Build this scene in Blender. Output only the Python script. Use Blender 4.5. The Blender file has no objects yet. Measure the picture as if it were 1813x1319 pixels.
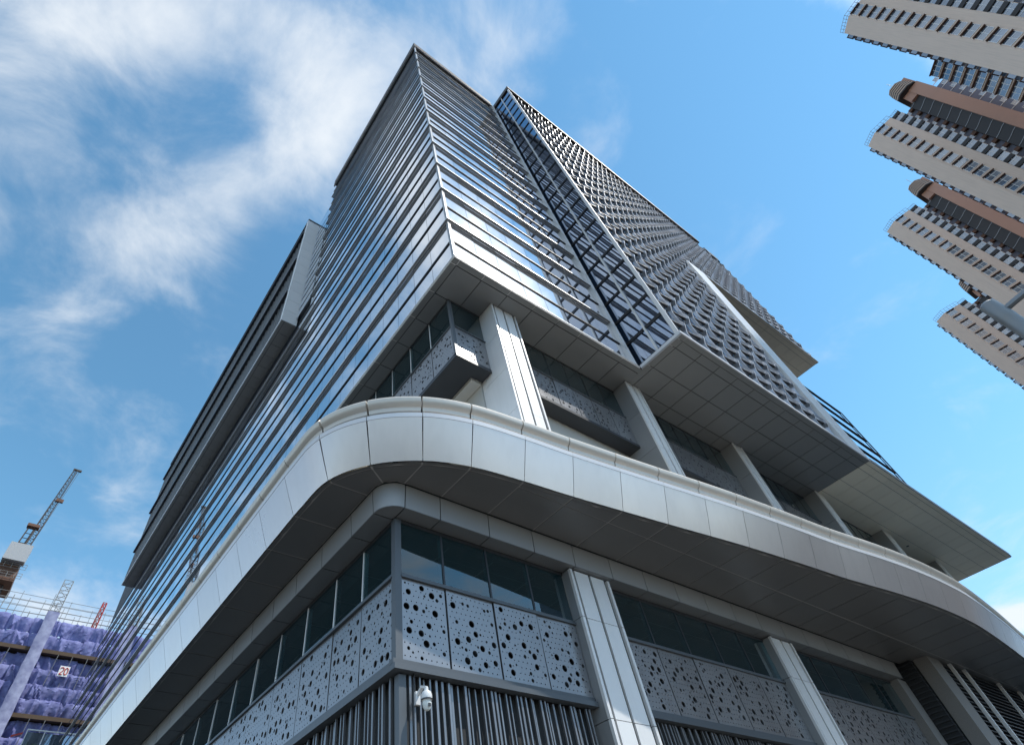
import bpy, bmesh, math, random
from mathutils import Vector, Matrix
rnd = random.Random(7)
R = math.radians
SC = bpy.context.scene
COL = SC.collection
CZ = 1.6                       # eye height above the ground; all measured z values are relative to the eye

# ------------------------------------------------------------------ camera
CAMM = ((0.81178772, -0.57706319, -0.08943589),
        (0.40121105, 0.66245049, -0.63260497),
        (0.42429989, 0.47765828, 0.7692933))      # rows: right, down, forward in world axes
FPX, CX, CY, PW, PH = 957.45, 803.36, 650.2, 1813.0, 1319.0
r_, d_, f_ = (Vector(v) for v in CAMM)
cam = bpy.data.cameras.new('camera'); camo = bpy.data.objects.new('camera', cam); COL.objects.link(camo)
mw = Matrix.Identity(4)
for i in range(3):
    mw[i][0] = r_[i]; mw[i][1] = -d_[i]; mw[i][2] = -f_[i]
mw[2][3] = CZ
camo.matrix_world = mw
cam.sensor_fit = 'HORIZONTAL'; cam.sensor_width = 36.0
cam.lens = FPX / PW * 36.0
cam.shift_x = (PW / 2 - CX) / PW
cam.shift_y = (CY - PH / 2) / PW
cam.clip_start = 0.1; cam.clip_end = 6000
SC.camera = camo

def proj(p):
    c = (r_.dot(p), d_.dot(p), f_.dot(p))
    if c[2] < 0.1: return None
    return (FPX * c[0] / c[2] + CX, FPX * c[1] / c[2] + CY)

# ------------------------------------------------------------------ world, sun, exposure
SUN_EL, SUN_AZ = R(54), Vector((0.64, -0.77, 0)).normalized()   # towards the sun
w = bpy.data.worlds.new('World'); SC.world = w; w.use_nodes = True
nt = w.node_tree; nt.nodes.clear()
def N(t, **kw):
    n = nt.nodes.new(t)
    for k, v in kw.items(): setattr(n, k, v)
    return n
def val(s, x):
    if isinstance(x, (int, float)): s.default_value = x
    else: nt.links.new(x, s)
def M2(op, a, b=0.0, c=0.0, clamp=False):
    n = N('ShaderNodeMath', operation=op, use_clamp=clamp)
    val(n.inputs[0], a); val(n.inputs[1], b)
    if len(n.inputs) > 2: val(n.inputs[2], c)
    return n.outputs[0]
sky = N('ShaderNodeTexSky', sky_type='NISHITA')
sky.sun_disc = False; sky.sun_elevation = SUN_EL
sky.sun_rotation = math.atan2(SUN_AZ.x, SUN_AZ.y)
sky.altitude = 0; sky.air_density = 1.0; sky.dust_density = 0.0; sky.ozone_density = 1.0
bg = N('ShaderNodeBackground'); bg.inputs['Strength'].default_value = 0.15
hs = N('ShaderNodeVectorMath', operation='MULTIPLY')                 # clear blue overhead, paler and neutral in the haze low down
nt.links.new(sky.outputs[0], hs.inputs[0]); nt.links.new(hs.outputs[0], bg.inputs[0])
tc = N('ShaderNodeTexCoord'); sp = N('ShaderNodeSeparateXYZ'); nt.links.new(tc.outputs['Generated'], sp.inputs[0])
hz = N('ShaderNodeMapRange', interpolation_type='SMOOTHSTEP'); hz.inputs[1].default_value = 0.02; hz.inputs[2].default_value = 0.55
nt.links.new(sp.outputs[2], hz.inputs[0])
tm = N('ShaderNodeMix', data_type='VECTOR'); nt.links.new(hz.outputs[0], tm.inputs['Factor'])
tm.inputs[4].default_value = (0.88, 0.92, 1.02); tm.inputs[5].default_value = (0.71, 1.07, 1.04)
nt.links.new(tm.outputs[1], hs.inputs[1])
zc = M2('ADD', M2('MAXIMUM', sp.outputs[2], 0.0), 0.12)
px = M2('DIVIDE', sp.outputs[0], zc); py = M2('DIVIDE', sp.outputs[1], zc)
cb = N('ShaderNodeCombineXYZ'); val(cb.inputs[0], px); val(cb.inputs[1], py)
def noise(scale, detail, rough, dist, off):
    mp = N('ShaderNodeMapping'); mp.inputs['Location'].default_value = off
    nt.links.new(cb.outputs[0], mp.inputs[0])
    n = N('ShaderNodeTexNoise'); n.inputs['Scale'].default_value = scale; n.inputs['Detail'].default_value = detail
    n.inputs['Roughness'].default_value = rough; n.inputs['Distortion'].default_value = dist
    nt.links.new(mp.outputs[0], n.inputs[0]); return n.outputs[0]
n1 = noise(4.6, 12, 0.60, 0.35, (3.1, 1.7, 0)); n2 = noise(0.9, 3, 0.5, 0.2, (8.3, 5.2, 0))
def blob(cx, cy, rx, ry, ang, amp):                 # a soft bank of cloud at a place in the sky dome
    ca, sa = math.cos(ang), math.sin(ang)
    dx = M2('SUBTRACT', px, cx); dy = M2('SUBTRACT', py, cy)
    a = M2('DIVIDE', M2('ADD', M2('MULTIPLY', dx, ca), M2('MULTIPLY', dy, sa)), rx)
    b = M2('DIVIDE', M2('SUBTRACT', M2('MULTIPLY', dy, ca), M2('MULTIPLY', dx, sa)), ry)
    q = M2('ADD', M2('MULTIPLY', a, a), M2('MULTIPLY', b, b))
    return M2('MULTIPLY', M2('EXPONENT', M2('MULTIPLY', q, -1.0)), amp)
blobs = [blob(-0.22, 0.28, 0.24, 0.065, -0.62, 0.36), blob(0.06, 0.20, 0.20, 0.11, -0.75, 0.24), blob(-0.03, 0.46, 0.25, 0.085, 1.95, 0.34),
         blob(-0.19, 0.82, 0.06, 0.10, 0.2, 0.20), blob(0.22, 0.03, 0.18, 0.10, 0.1, 0.13), blob(0.42, 0.02, 0.07, 0.035, 0.2, 0.04),
         blob(0.02, 1.70, 0.15, 0.20, 0.0, 0.34), blob(2.60, 0.32, 0.14, 0.10, 0.0, 0.75),
         blob(0.52, -0.43, 0.42, 0.15, 0.0, 0.52), blob(0.25, -0.24, 0.20, 0.08, -0.6, 0.40), blob(-0.45, 1.35, 0.16, 0.55, 0.0, 0.42), blob(-1.25, -0.1, 0.85, 1.0, 0.0, 0.40), blob(0.0, -1.5, 1.6, 0.75, 0.0, 0.36), blob(-0.55, -0.35, 0.35, 0.35, 0.0, 0.30), blob(-2.2, 1.8, 1.3, 1.2, 0.0, 0.36),  # banks out of view: some for glass reflections, others added as white fill light
         blob(0.72, -0.16, 0.30, 0.13, -0.2, -0.30), blob(0.66, -0.27, 0.16, 0.07, -0.2, -0.4), blob(1.1, 0.12, 0.6, 0.3, 0.0, -0.06)]
s = blobs[0]
for b in blobs[1:]: s = M2('ADD', s, b)
dens = M2('ADD', M2('ADD', M2('MULTIPLY_ADD', n1, 1.12, -0.06), M2('MULTIPLY', M2('SUBTRACT', n2, 0.5), 0.25)), s)
mr = N('ShaderNodeMapRange', interpolation_type='SMOOTHSTEP'); mr.inputs[1].default_value = 0.48; mr.inputs[2].default_value = 1.16
mr.inputs[4].default_value = 0.92
val(mr.inputs[0], dens)
above = M2('MULTIPLY', mr.outputs[0], M2('MULTIPLY', sp.outputs[2], 8.0, clamp=True))
cbg = N('ShaderNodeBackground'); cbg.inputs['Color'].default_value = (0.90, 0.95, 1.0, 1); cbg.inputs['Strength'].default_value = 0.72
dp = N('ShaderNodeVectorMath', operation='DOT_PRODUCT'); nt.links.new(tc.outputs['Generated'], dp.inputs[0])
dp.inputs[1].default_value = (SUN_AZ.x * math.cos(SUN_EL), SUN_AZ.y * math.cos(SUN_EL), math.sin(SUN_EL))
glow = M2('POWER', M2('MAXIMUM', dp.outputs['Value'], 0.0), 30.0)          # clouds brighten towards the sun
val(cbg.inputs['Strength'], M2('MULTIPLY_ADD', glow, 0.9, 0.68))
mx = N('ShaderNodeMixShader'); nt.links.new(above, mx.inputs[0]); nt.links.new(bg.outputs[0], mx.inputs[1]); nt.links.new(cbg.outputs[0], mx.inputs[2])
out = N('ShaderNodeOutputWorld'); nt.links.new(mx.outputs[0], out.inputs[0])

sl = bpy.data.lights.new('sun', 'SUN'); sl.energy = 2.4; sl.angle = R(0.6); sl.color = (1.0, 0.95, 0.87)
so = bpy.data.objects.new('sun', sl); COL.objects.link(so)
sv = Vector((SUN_AZ.x * math.cos(SUN_EL), SUN_AZ.y * math.cos(SUN_EL), math.sin(SUN_EL)))
so.rotation_euler = sv.to_track_quat('Z', 'Y').to_euler(); so.location = (0, 0, 150)
SC.view_settings.view_transform = 'Standard'; SC.view_settings.look = 'None'
SC.view_settings.exposure = 0.6; SC.view_settings.gamma = 1.0
SC.cycles.use_denoising = True; SC.cycles.max_bounces = 8; SC.cycles.glossy_bounces = 5; SC.cycles.diffuse_bounces = 4
SC.cycles.transparent_max_bounces = 12; SC.cycles.caustics_reflective = False; SC.cycles.sample_clamp_indirect = 6

# ------------------------------------------------------------------ materials
MAT = {}
def mat(name, col, rough=0.5, metal=0.0, var=0.06, scale=1.5, bump=0.0, bscale=30, objvar=0.04, streak=0.0, spec=0.5):
    m = bpy.data.materials.new(name); m.use_nodes = True; t = m.node_tree; nd = t.nodes; L = t.links
    p = nd['Principled BSDF']; p.inputs['Roughness'].default_value = rough; p.inputs['Metallic'].default_value = metal
    p.inputs['Specular IOR Level'].default_value = spec
    g = nd.new('ShaderNodeNewGeometry'); n = nd.new('ShaderNodeTexNoise'); n.inputs['Scale'].default_value = scale
    n.inputs['Detail'].default_value = 6; L.new(g.outputs['Position'], n.inputs['Vector'])
    oi = nd.new('ShaderNodeObjectInfo')
    a = nd.new('ShaderNodeMath'); a.operation = 'MULTIPLY_ADD'; a.inputs[1].default_value = 2 * var; a.inputs[2].default_value = 1 - var
    L.new(n.outputs[0], a.inputs[0])
    b = nd.new('ShaderNodeMath'); b.operation = 'MULTIPLY_ADD'; b.inputs[1].default_value = 2 * objvar; b.inputs[2].default_value = 1 - objvar
    L.new(oi.outputs['Random'], b.inputs[0])
    c = nd.new('ShaderNodeMath'); c.operation = 'MULTIPLY'; L.new(a.outputs[0], c.inputs[0]); L.new(b.outputs[0], c.inputs[1])
    last = c.outputs[0]
    if streak:
        mp = nd.new('ShaderNodeMapping'); mp.inputs['Scale'].default_value = (5, 5, 0.25); L.new(g.outputs['Position'], mp.inputs[0])
        n3 = nd.new('ShaderNodeTexNoise'); n3.inputs['Scale'].default_value = 1.0; n3.inputs['Detail'].default_value = 5; L.new(mp.outputs[0], n3.inputs[0])
        d = nd.new('ShaderNodeMapRange'); d.inputs[1].default_value = 0.45; d.inputs[2].default_value = 0.75; d.inputs[3].default_value = 1.0; d.inputs[4].default_value = 1 - streak
        L.new(n3.outputs[0], d.inputs[0])
        e = nd.new('ShaderNodeMath'); e.operation = 'MULTIPLY'; L.new(last, e.inputs[0]); L.new(d.outputs[0], e.inputs[1]); last = e.outputs[0]
    vm = nd.new('ShaderNodeVectorMath'); vm.operation = 'SCALE'; vm.inputs[0].default_value = col; L.new(last, vm.inputs['Scale'])
    L.new(vm.outputs[0], p.inputs['Base Color'])
    ra = nd.new('ShaderNodeMath'); ra.operation = 'MULTIPLY_ADD'; ra.inputs[1].default_value = 0.16; ra.inputs[2].default_value = rough - 0.08
    L.new(n.outputs[0], ra.inputs[0]); L.new(ra.outputs[0], p.inputs['Roughness'])
    if bump:
        n2 = nd.new('ShaderNodeTexNoise'); n2.inputs['Scale'].default_value = bscale; n2.inputs['Detail'].default_value = 4; L.new(g.outputs['Position'], n2.inputs['Vector'])
        bp = nd.new('ShaderNodeBump'); bp.inputs['Strength'].default_value = bump; bp.inputs['Distance'].default_value = 0.02
        L.new(n2.outputs[0], bp.inputs['Height']); L.new(bp.outputs[0], p.inputs['Normal'])
    MAT[name] = m; return m
def glass_mirror(name, tint, base, lo, hi, rough=0.015, wav=0.0):
    m = bpy.data.materials.new(name); m.use_nodes = True; t = m.node_tree; nd = t.nodes; L = t.links; nd.remove(nd['Principled BSDF'])
    o = nd['Material Output']; gl = nd.new('ShaderNodeBsdfGlossy'); gl.inputs['Roughness'].default_value = rough; gl.inputs['Color'].default_value = (*tint, 1)
    df = nd.new('ShaderNodeBsdfDiffuse'); oi = nd.new('ShaderNodeObjectInfo')
    vm = nd.new('ShaderNodeVectorMath'); vm.operation = 'SCALE'; vm.inputs[0].default_value = base
    a = nd.new('ShaderNodeMath'); a.operation = 'MULTIPLY_ADD'; a.inputs[1].default_value = 0.8; a.inputs[2].default_value = 0.6
    L.new(oi.outputs['Random'], a.inputs[0]); L.new(a.outputs[0], vm.inputs['Scale']); L.new(vm.outputs[0], df.inputs['Color'])
    lw = nd.new('ShaderNodeLayerWeight'); lw.inputs['Blend'].default_value = 0.4
    mr = nd.new('ShaderNodeMapRange'); mr.inputs[3].default_value = lo; mr.inputs[4].default_value = hi; L.new(lw.outputs['Fresnel'], mr.inputs[0])
    ms = nd.new('ShaderNodeMixShader'); L.new(mr.outputs[0], ms.inputs[0]); L.new(df.outputs[0], ms.inputs[1]); L.new(gl.outputs[0], ms.inputs[2])
    if wav:
        g = nd.new('ShaderNodeNewGeometry'); n = nd.new('ShaderNodeTexNoise'); n.inputs['Scale'].default_value = 0.7; n.inputs['Detail'].default_value = 1
        L.new(g.outputs['Position'], n.inputs['Vector']); bp = nd.new('ShaderNodeBump'); bp.inputs['Strength'].default_value = wav; bp.inputs['Distance'].default_value = 0.02
        L.new(n.outputs[0], bp.inputs['Height']); L.new(bp.outputs[0], gl.inputs['Normal'])
    L.new(ms.outputs[0], o.inputs[0]); MAT[name] = m; return m
def glass_clear(name, tint, k=1.4):
    m = bpy.data.materials.new(name); m.use_nodes = True; t = m.node_tree; nd = t.nodes; L = t.links; nd.remove(nd['Principled BSDF'])
    o = nd['Material Output']; gl = nd.new('ShaderNodeBsdfGlossy'); gl.inputs['Roughness'].default_value = 0.01; gl.inputs['Color'].default_value = (0.9, 0.97, 1, 1)
    tr = nd.new('ShaderNodeBsdfTransparent'); tr.inputs['Color'].default_value = (*tint, 1)
    fr = nd.new('ShaderNodeFresnel'); fr.inputs['IOR'].default_value = 1.55
    a = nd.new('ShaderNodeMath'); a.operation = 'MULTIPLY'; a.use_clamp = True; a.inputs[1].default_value = k; L.new(fr.outputs[0], a.inputs[0])
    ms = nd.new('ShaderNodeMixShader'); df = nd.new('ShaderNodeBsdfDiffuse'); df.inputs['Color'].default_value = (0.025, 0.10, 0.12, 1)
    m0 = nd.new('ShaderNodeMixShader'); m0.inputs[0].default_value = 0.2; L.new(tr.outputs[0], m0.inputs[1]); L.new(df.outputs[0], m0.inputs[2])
    L.new(a.outputs[0], ms.inputs[0]); L.new(m0.outputs[0], ms.inputs[1]); L.new(gl.outputs[0], ms.inputs[2])
    L.new(ms.outputs[0], o.inputs[0]); MAT[name] = m; return m
mat('aluminium', (0.86, 0.855, 0.85), 0.36, 0.15, 0.03, 0.8, objvar=0.03, streak=0.05)
mat('fascia_metal', (0.61, 0.575, 0.565), 0.30, 0.6, 0.05, 0.5, objvar=0.05, streak=0.05)
mat('band_metal', (0.36, 0.36, 0.36), 0.36, 0.3, 0.03, 0.7, objvar=0.04)
mat('coping_metal', (0.70, 0.65, 0.58), 0.38, 0.2, 0.03, 1.0, objvar=0.02)
mat('white_trim', (0.78, 0.78, 0.80), 0.35, 0.1, 0.02)
mat('canopy_soffit_metal', (0.17, 0.168, 0.165), 0.40, 0.25, 0.05, 0.8, objvar=0.03)
mat('frame_white', (0.86, 0.86, 0.86), 0.4, 0.0, 0.02)
mat('shade_grey_metal', (0.33, 0.335, 0.34), 0.36, 0.3, 0.03)  # column sides: aluminium with its shade put into the colour; posts, slats: plain grey
mat('frame_soffit', (0.50, 0.495, 0.48), 0.5, 0.1, 0.03)
mat('joint_sealant', (0.42, 0.41, 0.40), 0.7, 0.0)
mat('tower_soffit_metal', (0.20, 0.205, 0.21), 0.40, 0.2, 0.04, 1.0, objvar=0.04)
mat('cream_soffit_metal', (0.90, 0.82, 0.67), 0.42, 0.05, 0.04, 0.4, objvar=0.03)
mat('dark_joint', (0.02, 0.022, 0.025), 0.6)
mat('fin_metal', (0.38, 0.38, 0.39), 0.38, 0.35, 0.05, 1.0, objvar=0.04)
mat('blade_metal', (0.52, 0.53, 0.56), 0.24, 0.6, 0.04, 0.5, objvar=0.05)
mat('fin_edge', (0.80, 0.80, 0.81), 0.4, 0.3)
mat('dark_metal', (0.045, 0.048, 0.055), 0.4, 0.3, 0.1)
mat('hood_metal', (0.17, 0.17, 0.18), 0.4, 0.3)
mat('bronze_metal', (0.06, 0.046, 0.036), 0.45, 0.3, 0.1)
mat('panel_metal', (0.30, 0.30, 0.31), 0.30, 0.6, 0.14, 1.4, objvar=0.05)
mat('post_metal', (0.10, 0.112, 0.125), 0.42, 0.2)
mat('slat_metal', (0.24, 0.245, 0.255), 0.32, 0.6, 0.08, 2.0, objvar=0.15)
mat('pale_wall', (0.50, 0.49, 0.46), 0.6, 0, 0.05, 0.7)
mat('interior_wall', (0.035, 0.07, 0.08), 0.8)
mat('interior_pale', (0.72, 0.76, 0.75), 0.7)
mat('granite', (0.23, 0.22, 0.21), 0.5, 0, 0.35, 45, objvar=0.03)
mat('asphalt', (0.055, 0.055, 0.057), 0.85, 0, 0.25, 3, bump=0.4, bscale=60)
mat('paving', (0.24, 0.23, 0.215), 0.75, 0, 0.15, 2, bump=0.2, bscale=25)
mat('kerb_stone', (0.40, 0.39, 0.37), 0.7)
mat('roof_deck', (0.80, 0.76, 0.67), 0.7)
mat('white_plastic', (0.78, 0.79, 0.80), 0.3)
mat('lamp_steel', (0.22, 0.235, 0.25), 0.4, 0.5)
mat('cream_render', (0.68, 0.54, 0.455), 0.8, 0, 0.06, 0.25, streak=0.10)
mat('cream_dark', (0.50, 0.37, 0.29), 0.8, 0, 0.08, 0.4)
mat('terracotta', (0.42, 0.245, 0.185), 0.75, 0, 0.08, 0.3)
mat('tower_dark', (0.035, 0.033, 0.035), 0.6, 0, 0.2)
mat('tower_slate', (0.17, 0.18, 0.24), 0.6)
mat('brown_box', (0.14, 0.07, 0.045), 0.7)
mat('rail_metal', (0.35, 0.35, 0.36), 0.5, 0.5)
mat('scaffold', (0.34, 0.33, 0.31), 0.6, 0.2, 0.2)
mat('bamboo_brown', (0.10, 0.065, 0.04), 0.8, 0, 0.3)
mat('crane_white', (0.42, 0.43, 0.44), 0.6, 0, 0.02, streak=0.0)
mat('crane_dark', (0.075, 0.065, 0.06), 0.6, 0.2, 0.2)
mat('rust_brown', (0.16, 0.08, 0.05), 0.7, 0, 0.3)
mat('red_paint', (0.50, 0.05, 0.035), 0.5)
mat('sign_white', (0.85, 0.85, 0.85), 0.5)
mat('concrete', (0.34, 0.33, 0.31), 0.85, 0, 0.15, 0.5, streak=0.15)
mat('orange_line', (0.55, 0.32, 0.14), 0.5)
glass_mirror('facade_glass', (0.95, 0.97, 1.0), (0.10, 0.12, 0.16), 0.78, 1.0, 0.012, 0.05)
glass_mirror('strip_glass', (0.70, 0.82, 1.0), (0.012, 0.025, 0.05), 0.42, 1.0, 0.012, 0.05)
glass_mirror('wave_glass', (0.86, 0.92, 1.0), (0.07, 0.085, 0.12), 0.5, 1.0, 0.04)
glass_mirror('home_glass', (0.85, 0.92, 1.0), (0.10, 0.13, 0.18), 0.26, 0.9, 0.05)
glass_clear('podium_glass', (0.42, 0.68, 0.74), 1.9)
def cloth(name, col):
    m = bpy.data.materials.new(name); m.use_nodes = True; t = m.node_tree; nd = t.nodes; L = t.links
    p = nd['Principled BSDF']; p.inputs['Roughness'].default_value = 0.75
    g = nd.new('ShaderNodeNewGeometry'); n = nd.new('ShaderNodeTexNoise'); n.inputs['Scale'].default_value = 0.9; n.inputs['Detail'].default_value = 8
    L.new(g.outputs['Position'], n.inputs['Vector']); r = nd.new('ShaderNodeValToRGB')
    r.color_ramp.elements[0].position = 0.3; r.color_ramp.elements[0].color = (col[0] * 0.7, col[1] * 0.7, col[2] * 0.75, 1)
    r.color_ramp.elements[1].position = 0.75; r.color_ramp.elements[1].color = (min(1, col[0] * 1.5), min(1, col[1] * 1.5), min(1, col[2] * 1.25), 1)
    L.new(n.outputs[0], r.inputs[0]); L.new(r.outputs[0], p.inputs['Base Color'])
    tl = nd.new('ShaderNodeBsdfTranslucent'); L.new(r.outputs[0], tl.inputs[0]); ms = nd.new('ShaderNodeMixShader'); ms.inputs[0].default_value = 0.25
    L.new(p.outputs[0], ms.inputs[1]); L.new(tl.outputs[0], ms.inputs[2]); L.new(ms.outputs[0], nd['Material Output'].inputs[0])
    MAT[name] = m
cloth('purple_net', (0.235, 0.25, 0.55)); cloth('pale_net', (0.36, 0.38, 0.62))
mat('leaf', (0.07, 0.13, 0.035), 0.6, 0, 0.4, 3, objvar=0.3)
mat('lit_tube', (0.9, 0.9, 0.88), 0.5)
pb = MAT['lit_tube'].node_tree.nodes['Principled BSDF']; pb.inputs['Emission Color'].default_value = (1, 1, 0.95, 1); pb.inputs['Emission Strength'].default_value = 5.0

# ------------------------------------------------------------------ object helpers
WO = {}                                            # where each object's origin stands (eye-relative), children are placed against it
def thing(name, label, cat, loc, rotz=0.0, group=None, local=False):
    o = bpy.data.objects.new(name, None); COL.objects.link(o); o.empty_display_size = 0.5
    o.location = (loc[0], loc[1], loc[2] + CZ); o.rotation_euler = (0, 0, rotz)
    o['label'] = label; o['category'] = cat
    if group: o['group'] = group
    WO[o] = Vector((0, 0, 0)) if local else Vector(loc)
    return o
def put(name, me, pos, parent, rot=None):
    o = bpy.data.objects.new(name, me); COL.objects.link(o)
    if parent is None: o.location = Vector(pos) + Vector((0, 0, CZ))
    else: o.parent = parent; o.location = Vector(pos) - WO[parent]
    if rot is not None: o.rotation_euler = rot
    WO[o] = Vector(pos); return o
class MB:
    def __init__(s): s.v = []; s.f = []; s.m = []
    def poly(s, pts, mi=0):
        b = len(s.v); s.v += [tuple(p) for p in pts]; s.f.append(tuple(range(b, b + len(pts)))); s.m.append(mi); return s
    def box(s, x0, x1, y0, y1, z0, z1, mi=0):
        b = len(s.v)
        s.v += [(x0, y0, z0), (x1, y0, z0), (x1, y1, z0), (x0, y1, z0), (x0, y0, z1), (x1, y0, z1), (x1, y1, z1), (x0, y1, z1)]
        for q in ((0, 3, 2, 1), (4, 5, 6, 7), (0, 1, 5, 4), (1, 2, 6, 5), (2, 3, 7, 6), (3, 0, 4, 7)):
            s.f.append(tuple(b + i for i in q)); s.m.append(mi)
        return s
    def prism(s, pts, z0, z1, mi=0):               # pts: plan outline, anticlockwise from above
        b = len(s.v); n = len(pts)
        s.v += [(p[0], p[1], z0) for p in pts] + [(p[0], p[1], z1) for p in pts]
        s.f.append(tuple(b + i for i in reversed(range(n)))); s.f.append(tuple(b + n + i for i in range(n))); s.m += [mi, mi]
        for i in range(n):
            j = (i + 1) % n; s.f.append((b + i, b + j, b + n + j, b + n + i)); s.m.append(mi)
        return s
    def bar(s, p, q, r, n=6, mi=0, r2=None):
        p = Vector(p); q = Vector(q); d = (q - p)
        if d.length < 1e-6: return s
        d.normalize(); a = d.orthogonal().normalized(); c = d.cross(a); b = len(s.v); r2 = r if r2 is None else r2
        for (o, rr) in ((p, r), (q, r2)):
            for i in range(n):
                t = 2 * math.pi * (i + 0.5) / n; s.v.append(tuple(o + a * (rr * math.cos(t)) + c * (rr * math.sin(t))))
        for i in range(n):
            j = (i + 1) % n; s.f.append((b + i, b + j, b + n + j, b + n + i)); s.m.append(mi)
        s.f.append(tuple(b + i for i in reversed(range(n)))); s.f.append(tuple(b + n + i for i in range(n))); s.m += [mi, mi]
        return s
    def lathe(s, o, prof, n=16, mi=0):
        b = len(s.v)
        for (r, z) in prof:
            for i in range(n):
                t = 2 * math.pi * i / n; s.v.append((o[0] + r * math.cos(t), o[1] + r * math.sin(t), o[2] + z))
        for k in range(len(prof) - 1):
            for i in range(n):
                j = (i + 1) % n; s.f.append((b + k * n + i, b + k * n + j, b + (k + 1) * n + j, b + (k + 1) * n + i)); s.m.append(mi)
        return s
    def sweep(s, rings, mi=0, closed=True, caps=True):   # rings: lists of points of one length
        b = len(s.v); n = len(rings[0])
        for r in rings: s.v += [tuple(p) for p in r]
        for k in range(len(rings) - 1):
            for i in range(n if closed else n - 1):
                j = (i + 1) % n; s.f.append((b + k * n + i, b + k * n + j, b + (k + 1) * n + j, b + (k + 1) * n + i)); s.m.append(mi)
        if caps and closed:
            s.f.append(tuple(b + i for i in reversed(range(n)))); s.m.append(mi)
            e = b + (len(rings) - 1) * n; s.f.append(tuple(e + i for i in range(n))); s.m.append(mi)
        return s
    def mesh(s, name, mats, o=(0, 0, 0), smooth=False):
        me = bpy.data.meshes.new(name); me.from_pydata([(v[0] - o[0], v[1] - o[1], v[2] - o[2]) for v in s.v], [], s.f)
        for m in (mats if isinstance(mats, (list, tuple)) else [mats]): me.materials.append(MAT[m])
        if any(s.m): me.polygons.foreach_set('material_index', s.m)
        bm = bmesh.new(); bm.from_mesh(me); bmesh.ops.recalc_face_normals(bm, faces=bm.faces); bm.to_mesh(me); bm.free()
        if smooth:
            me.polygons.foreach_set('use_smooth', [True] * len(me.polygons)); me.set_sharp_from_angle(angle=R(32))
        me.update(); return me
    def build(s, name, mats, parent=None, smooth=False, kind=None):
        xs = [v[0] for v in s.v]; ys = [v[1] for v in s.v]; zs = [v[2] for v in s.v]
        o = ((min(xs) + max(xs)) / 2, (min(ys) + max(ys)) / 2, min(zs))
        ob = put(name, s.mesh(name, mats, o, smooth), o, parent)
        if kind: ob['kind'] = kind
        return ob
def box(name, m, parent, *a, **k): return MB().box(*a).build(name, m, parent, **k)

# ------------------------------------------------------------------ the ground
def struct(o): o['kind'] = 'structure'; return o
g = struct(box('ground', 'asphalt', None, -2500, 2500, -2500, 2500, -2.6, -1.6))
pv = struct(MB().prism([(-3.0, -3.5), (95, -3.5), (95, 112), (-3.0, 112)], -1.596, -1.46).build('pavement', 'paving', None))
kb = MB()
box('kerb', 'kerb_stone', pv, -3.18, -3.003, -3.68, 112, -1.596, -1.455); box('kerb', 'kerb_stone', pv, -3.0, 95, -3.68, -3.503, -1.596, -1.455)

# ================================================================== the office building
UA, VA, ZS, ST = 8.40, 8.355, 21.95, 4.2           # tower corner, level of its underside, storey height
OB = thing('office_building', 'large grey glass office tower with finned facades above a curving metal canopy and podium', 'building', (5.7, 9.2, -1.6))
# hidden structural masses behind the cladding
box('core_wall', 'dark_joint', OB, 8.90, 41.9, 8.90, 29.9, 22.0, 77.2)
box('core_wall', 'dark_joint', OB, 8.90, 41.9, 29.9, 104, 22.0, 69.6)
box('core_wall', 'dark_joint', OB, 21.28, 41.7, 6.04, 8.88, 22.15, 76.9)
box('core_wall', 'dark_joint', OB, 41.9, 63.9, 6.04, 16, 48.3, 76.0)
box('core_wall', 'dark_joint', OB, 41.9, 61.5, 7.3, 16, 22.4, 38.6)
box('terrace_wall', 'pale_wall', OB, 11.25, 68, 11.08, 104, 9.45, 21.85)
box('podium_base_wall', 'dark_joint', OB, 5.98, 31.0, 9.48, 104, -1.46, 4.40)
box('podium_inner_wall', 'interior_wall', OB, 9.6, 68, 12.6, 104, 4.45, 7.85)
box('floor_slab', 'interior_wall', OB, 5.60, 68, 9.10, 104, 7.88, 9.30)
box('terrace_floor', 'roof_deck', OB, 5.2, 66, 8.6, 104, 9.32, 9.44)

# ---- glazing of the two faces of the corner block, gathered then split into panes seen large and the rest
panes = []                                         # (face, a0, a1, z0, z1)
def storey_rows(z0, z1):
    k = 0; rows = []
    while ZS + ST * k < z1 - 0.5:
        b = ZS + ST * k
        rows.append((b + (0.22 if k == 0 else 0.02), b + 2.06)); rows.append((b + 2.14, b + ST - 0.01)); k += 1
    return [(a, b) for a, b in rows if b <= z1 + 0.01 and a >= z0]
GV, GU = 8.525, 8.57
ue = [GU + 0.10 + (20.50 - GU - 0.10) / 8 * i for i in range(9)]
for (a, b) in storey_rows(22, 76.5):
    for i in range(8): panes.append(('R', ue[i] + 0.012, ue[i + 1] - 0.012, a, b))
ve = [GV + 0.12 + 1.58 * i for i in range(14)]
for (a, b) in storey_rows(22, 76.5):
    for i in range(13): panes.append(('L', ve[i] + 0.012, ve[i + 1] - 0.012, a, b))
for (a, b) in storey_rows(22, 46.9):
    for i in range(43):
        v0 = ve[13] + 1.66 * i; panes.append(('L', v0 + 0.012, v0 + 1.648, a, b))
for i in range(13):
    b = 47.3 + 1.76 * i; panes.append(('L', 29.4, 32.9, b + 0.42, b + 1.76))
def pane_c(p):
    am = (p[1] + p[2]) / 2; zm = (p[3] + p[4]) / 2
    return Vector((am, GV, zm)) if p[0] == 'R' else Vector((GU, am, zm))
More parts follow.
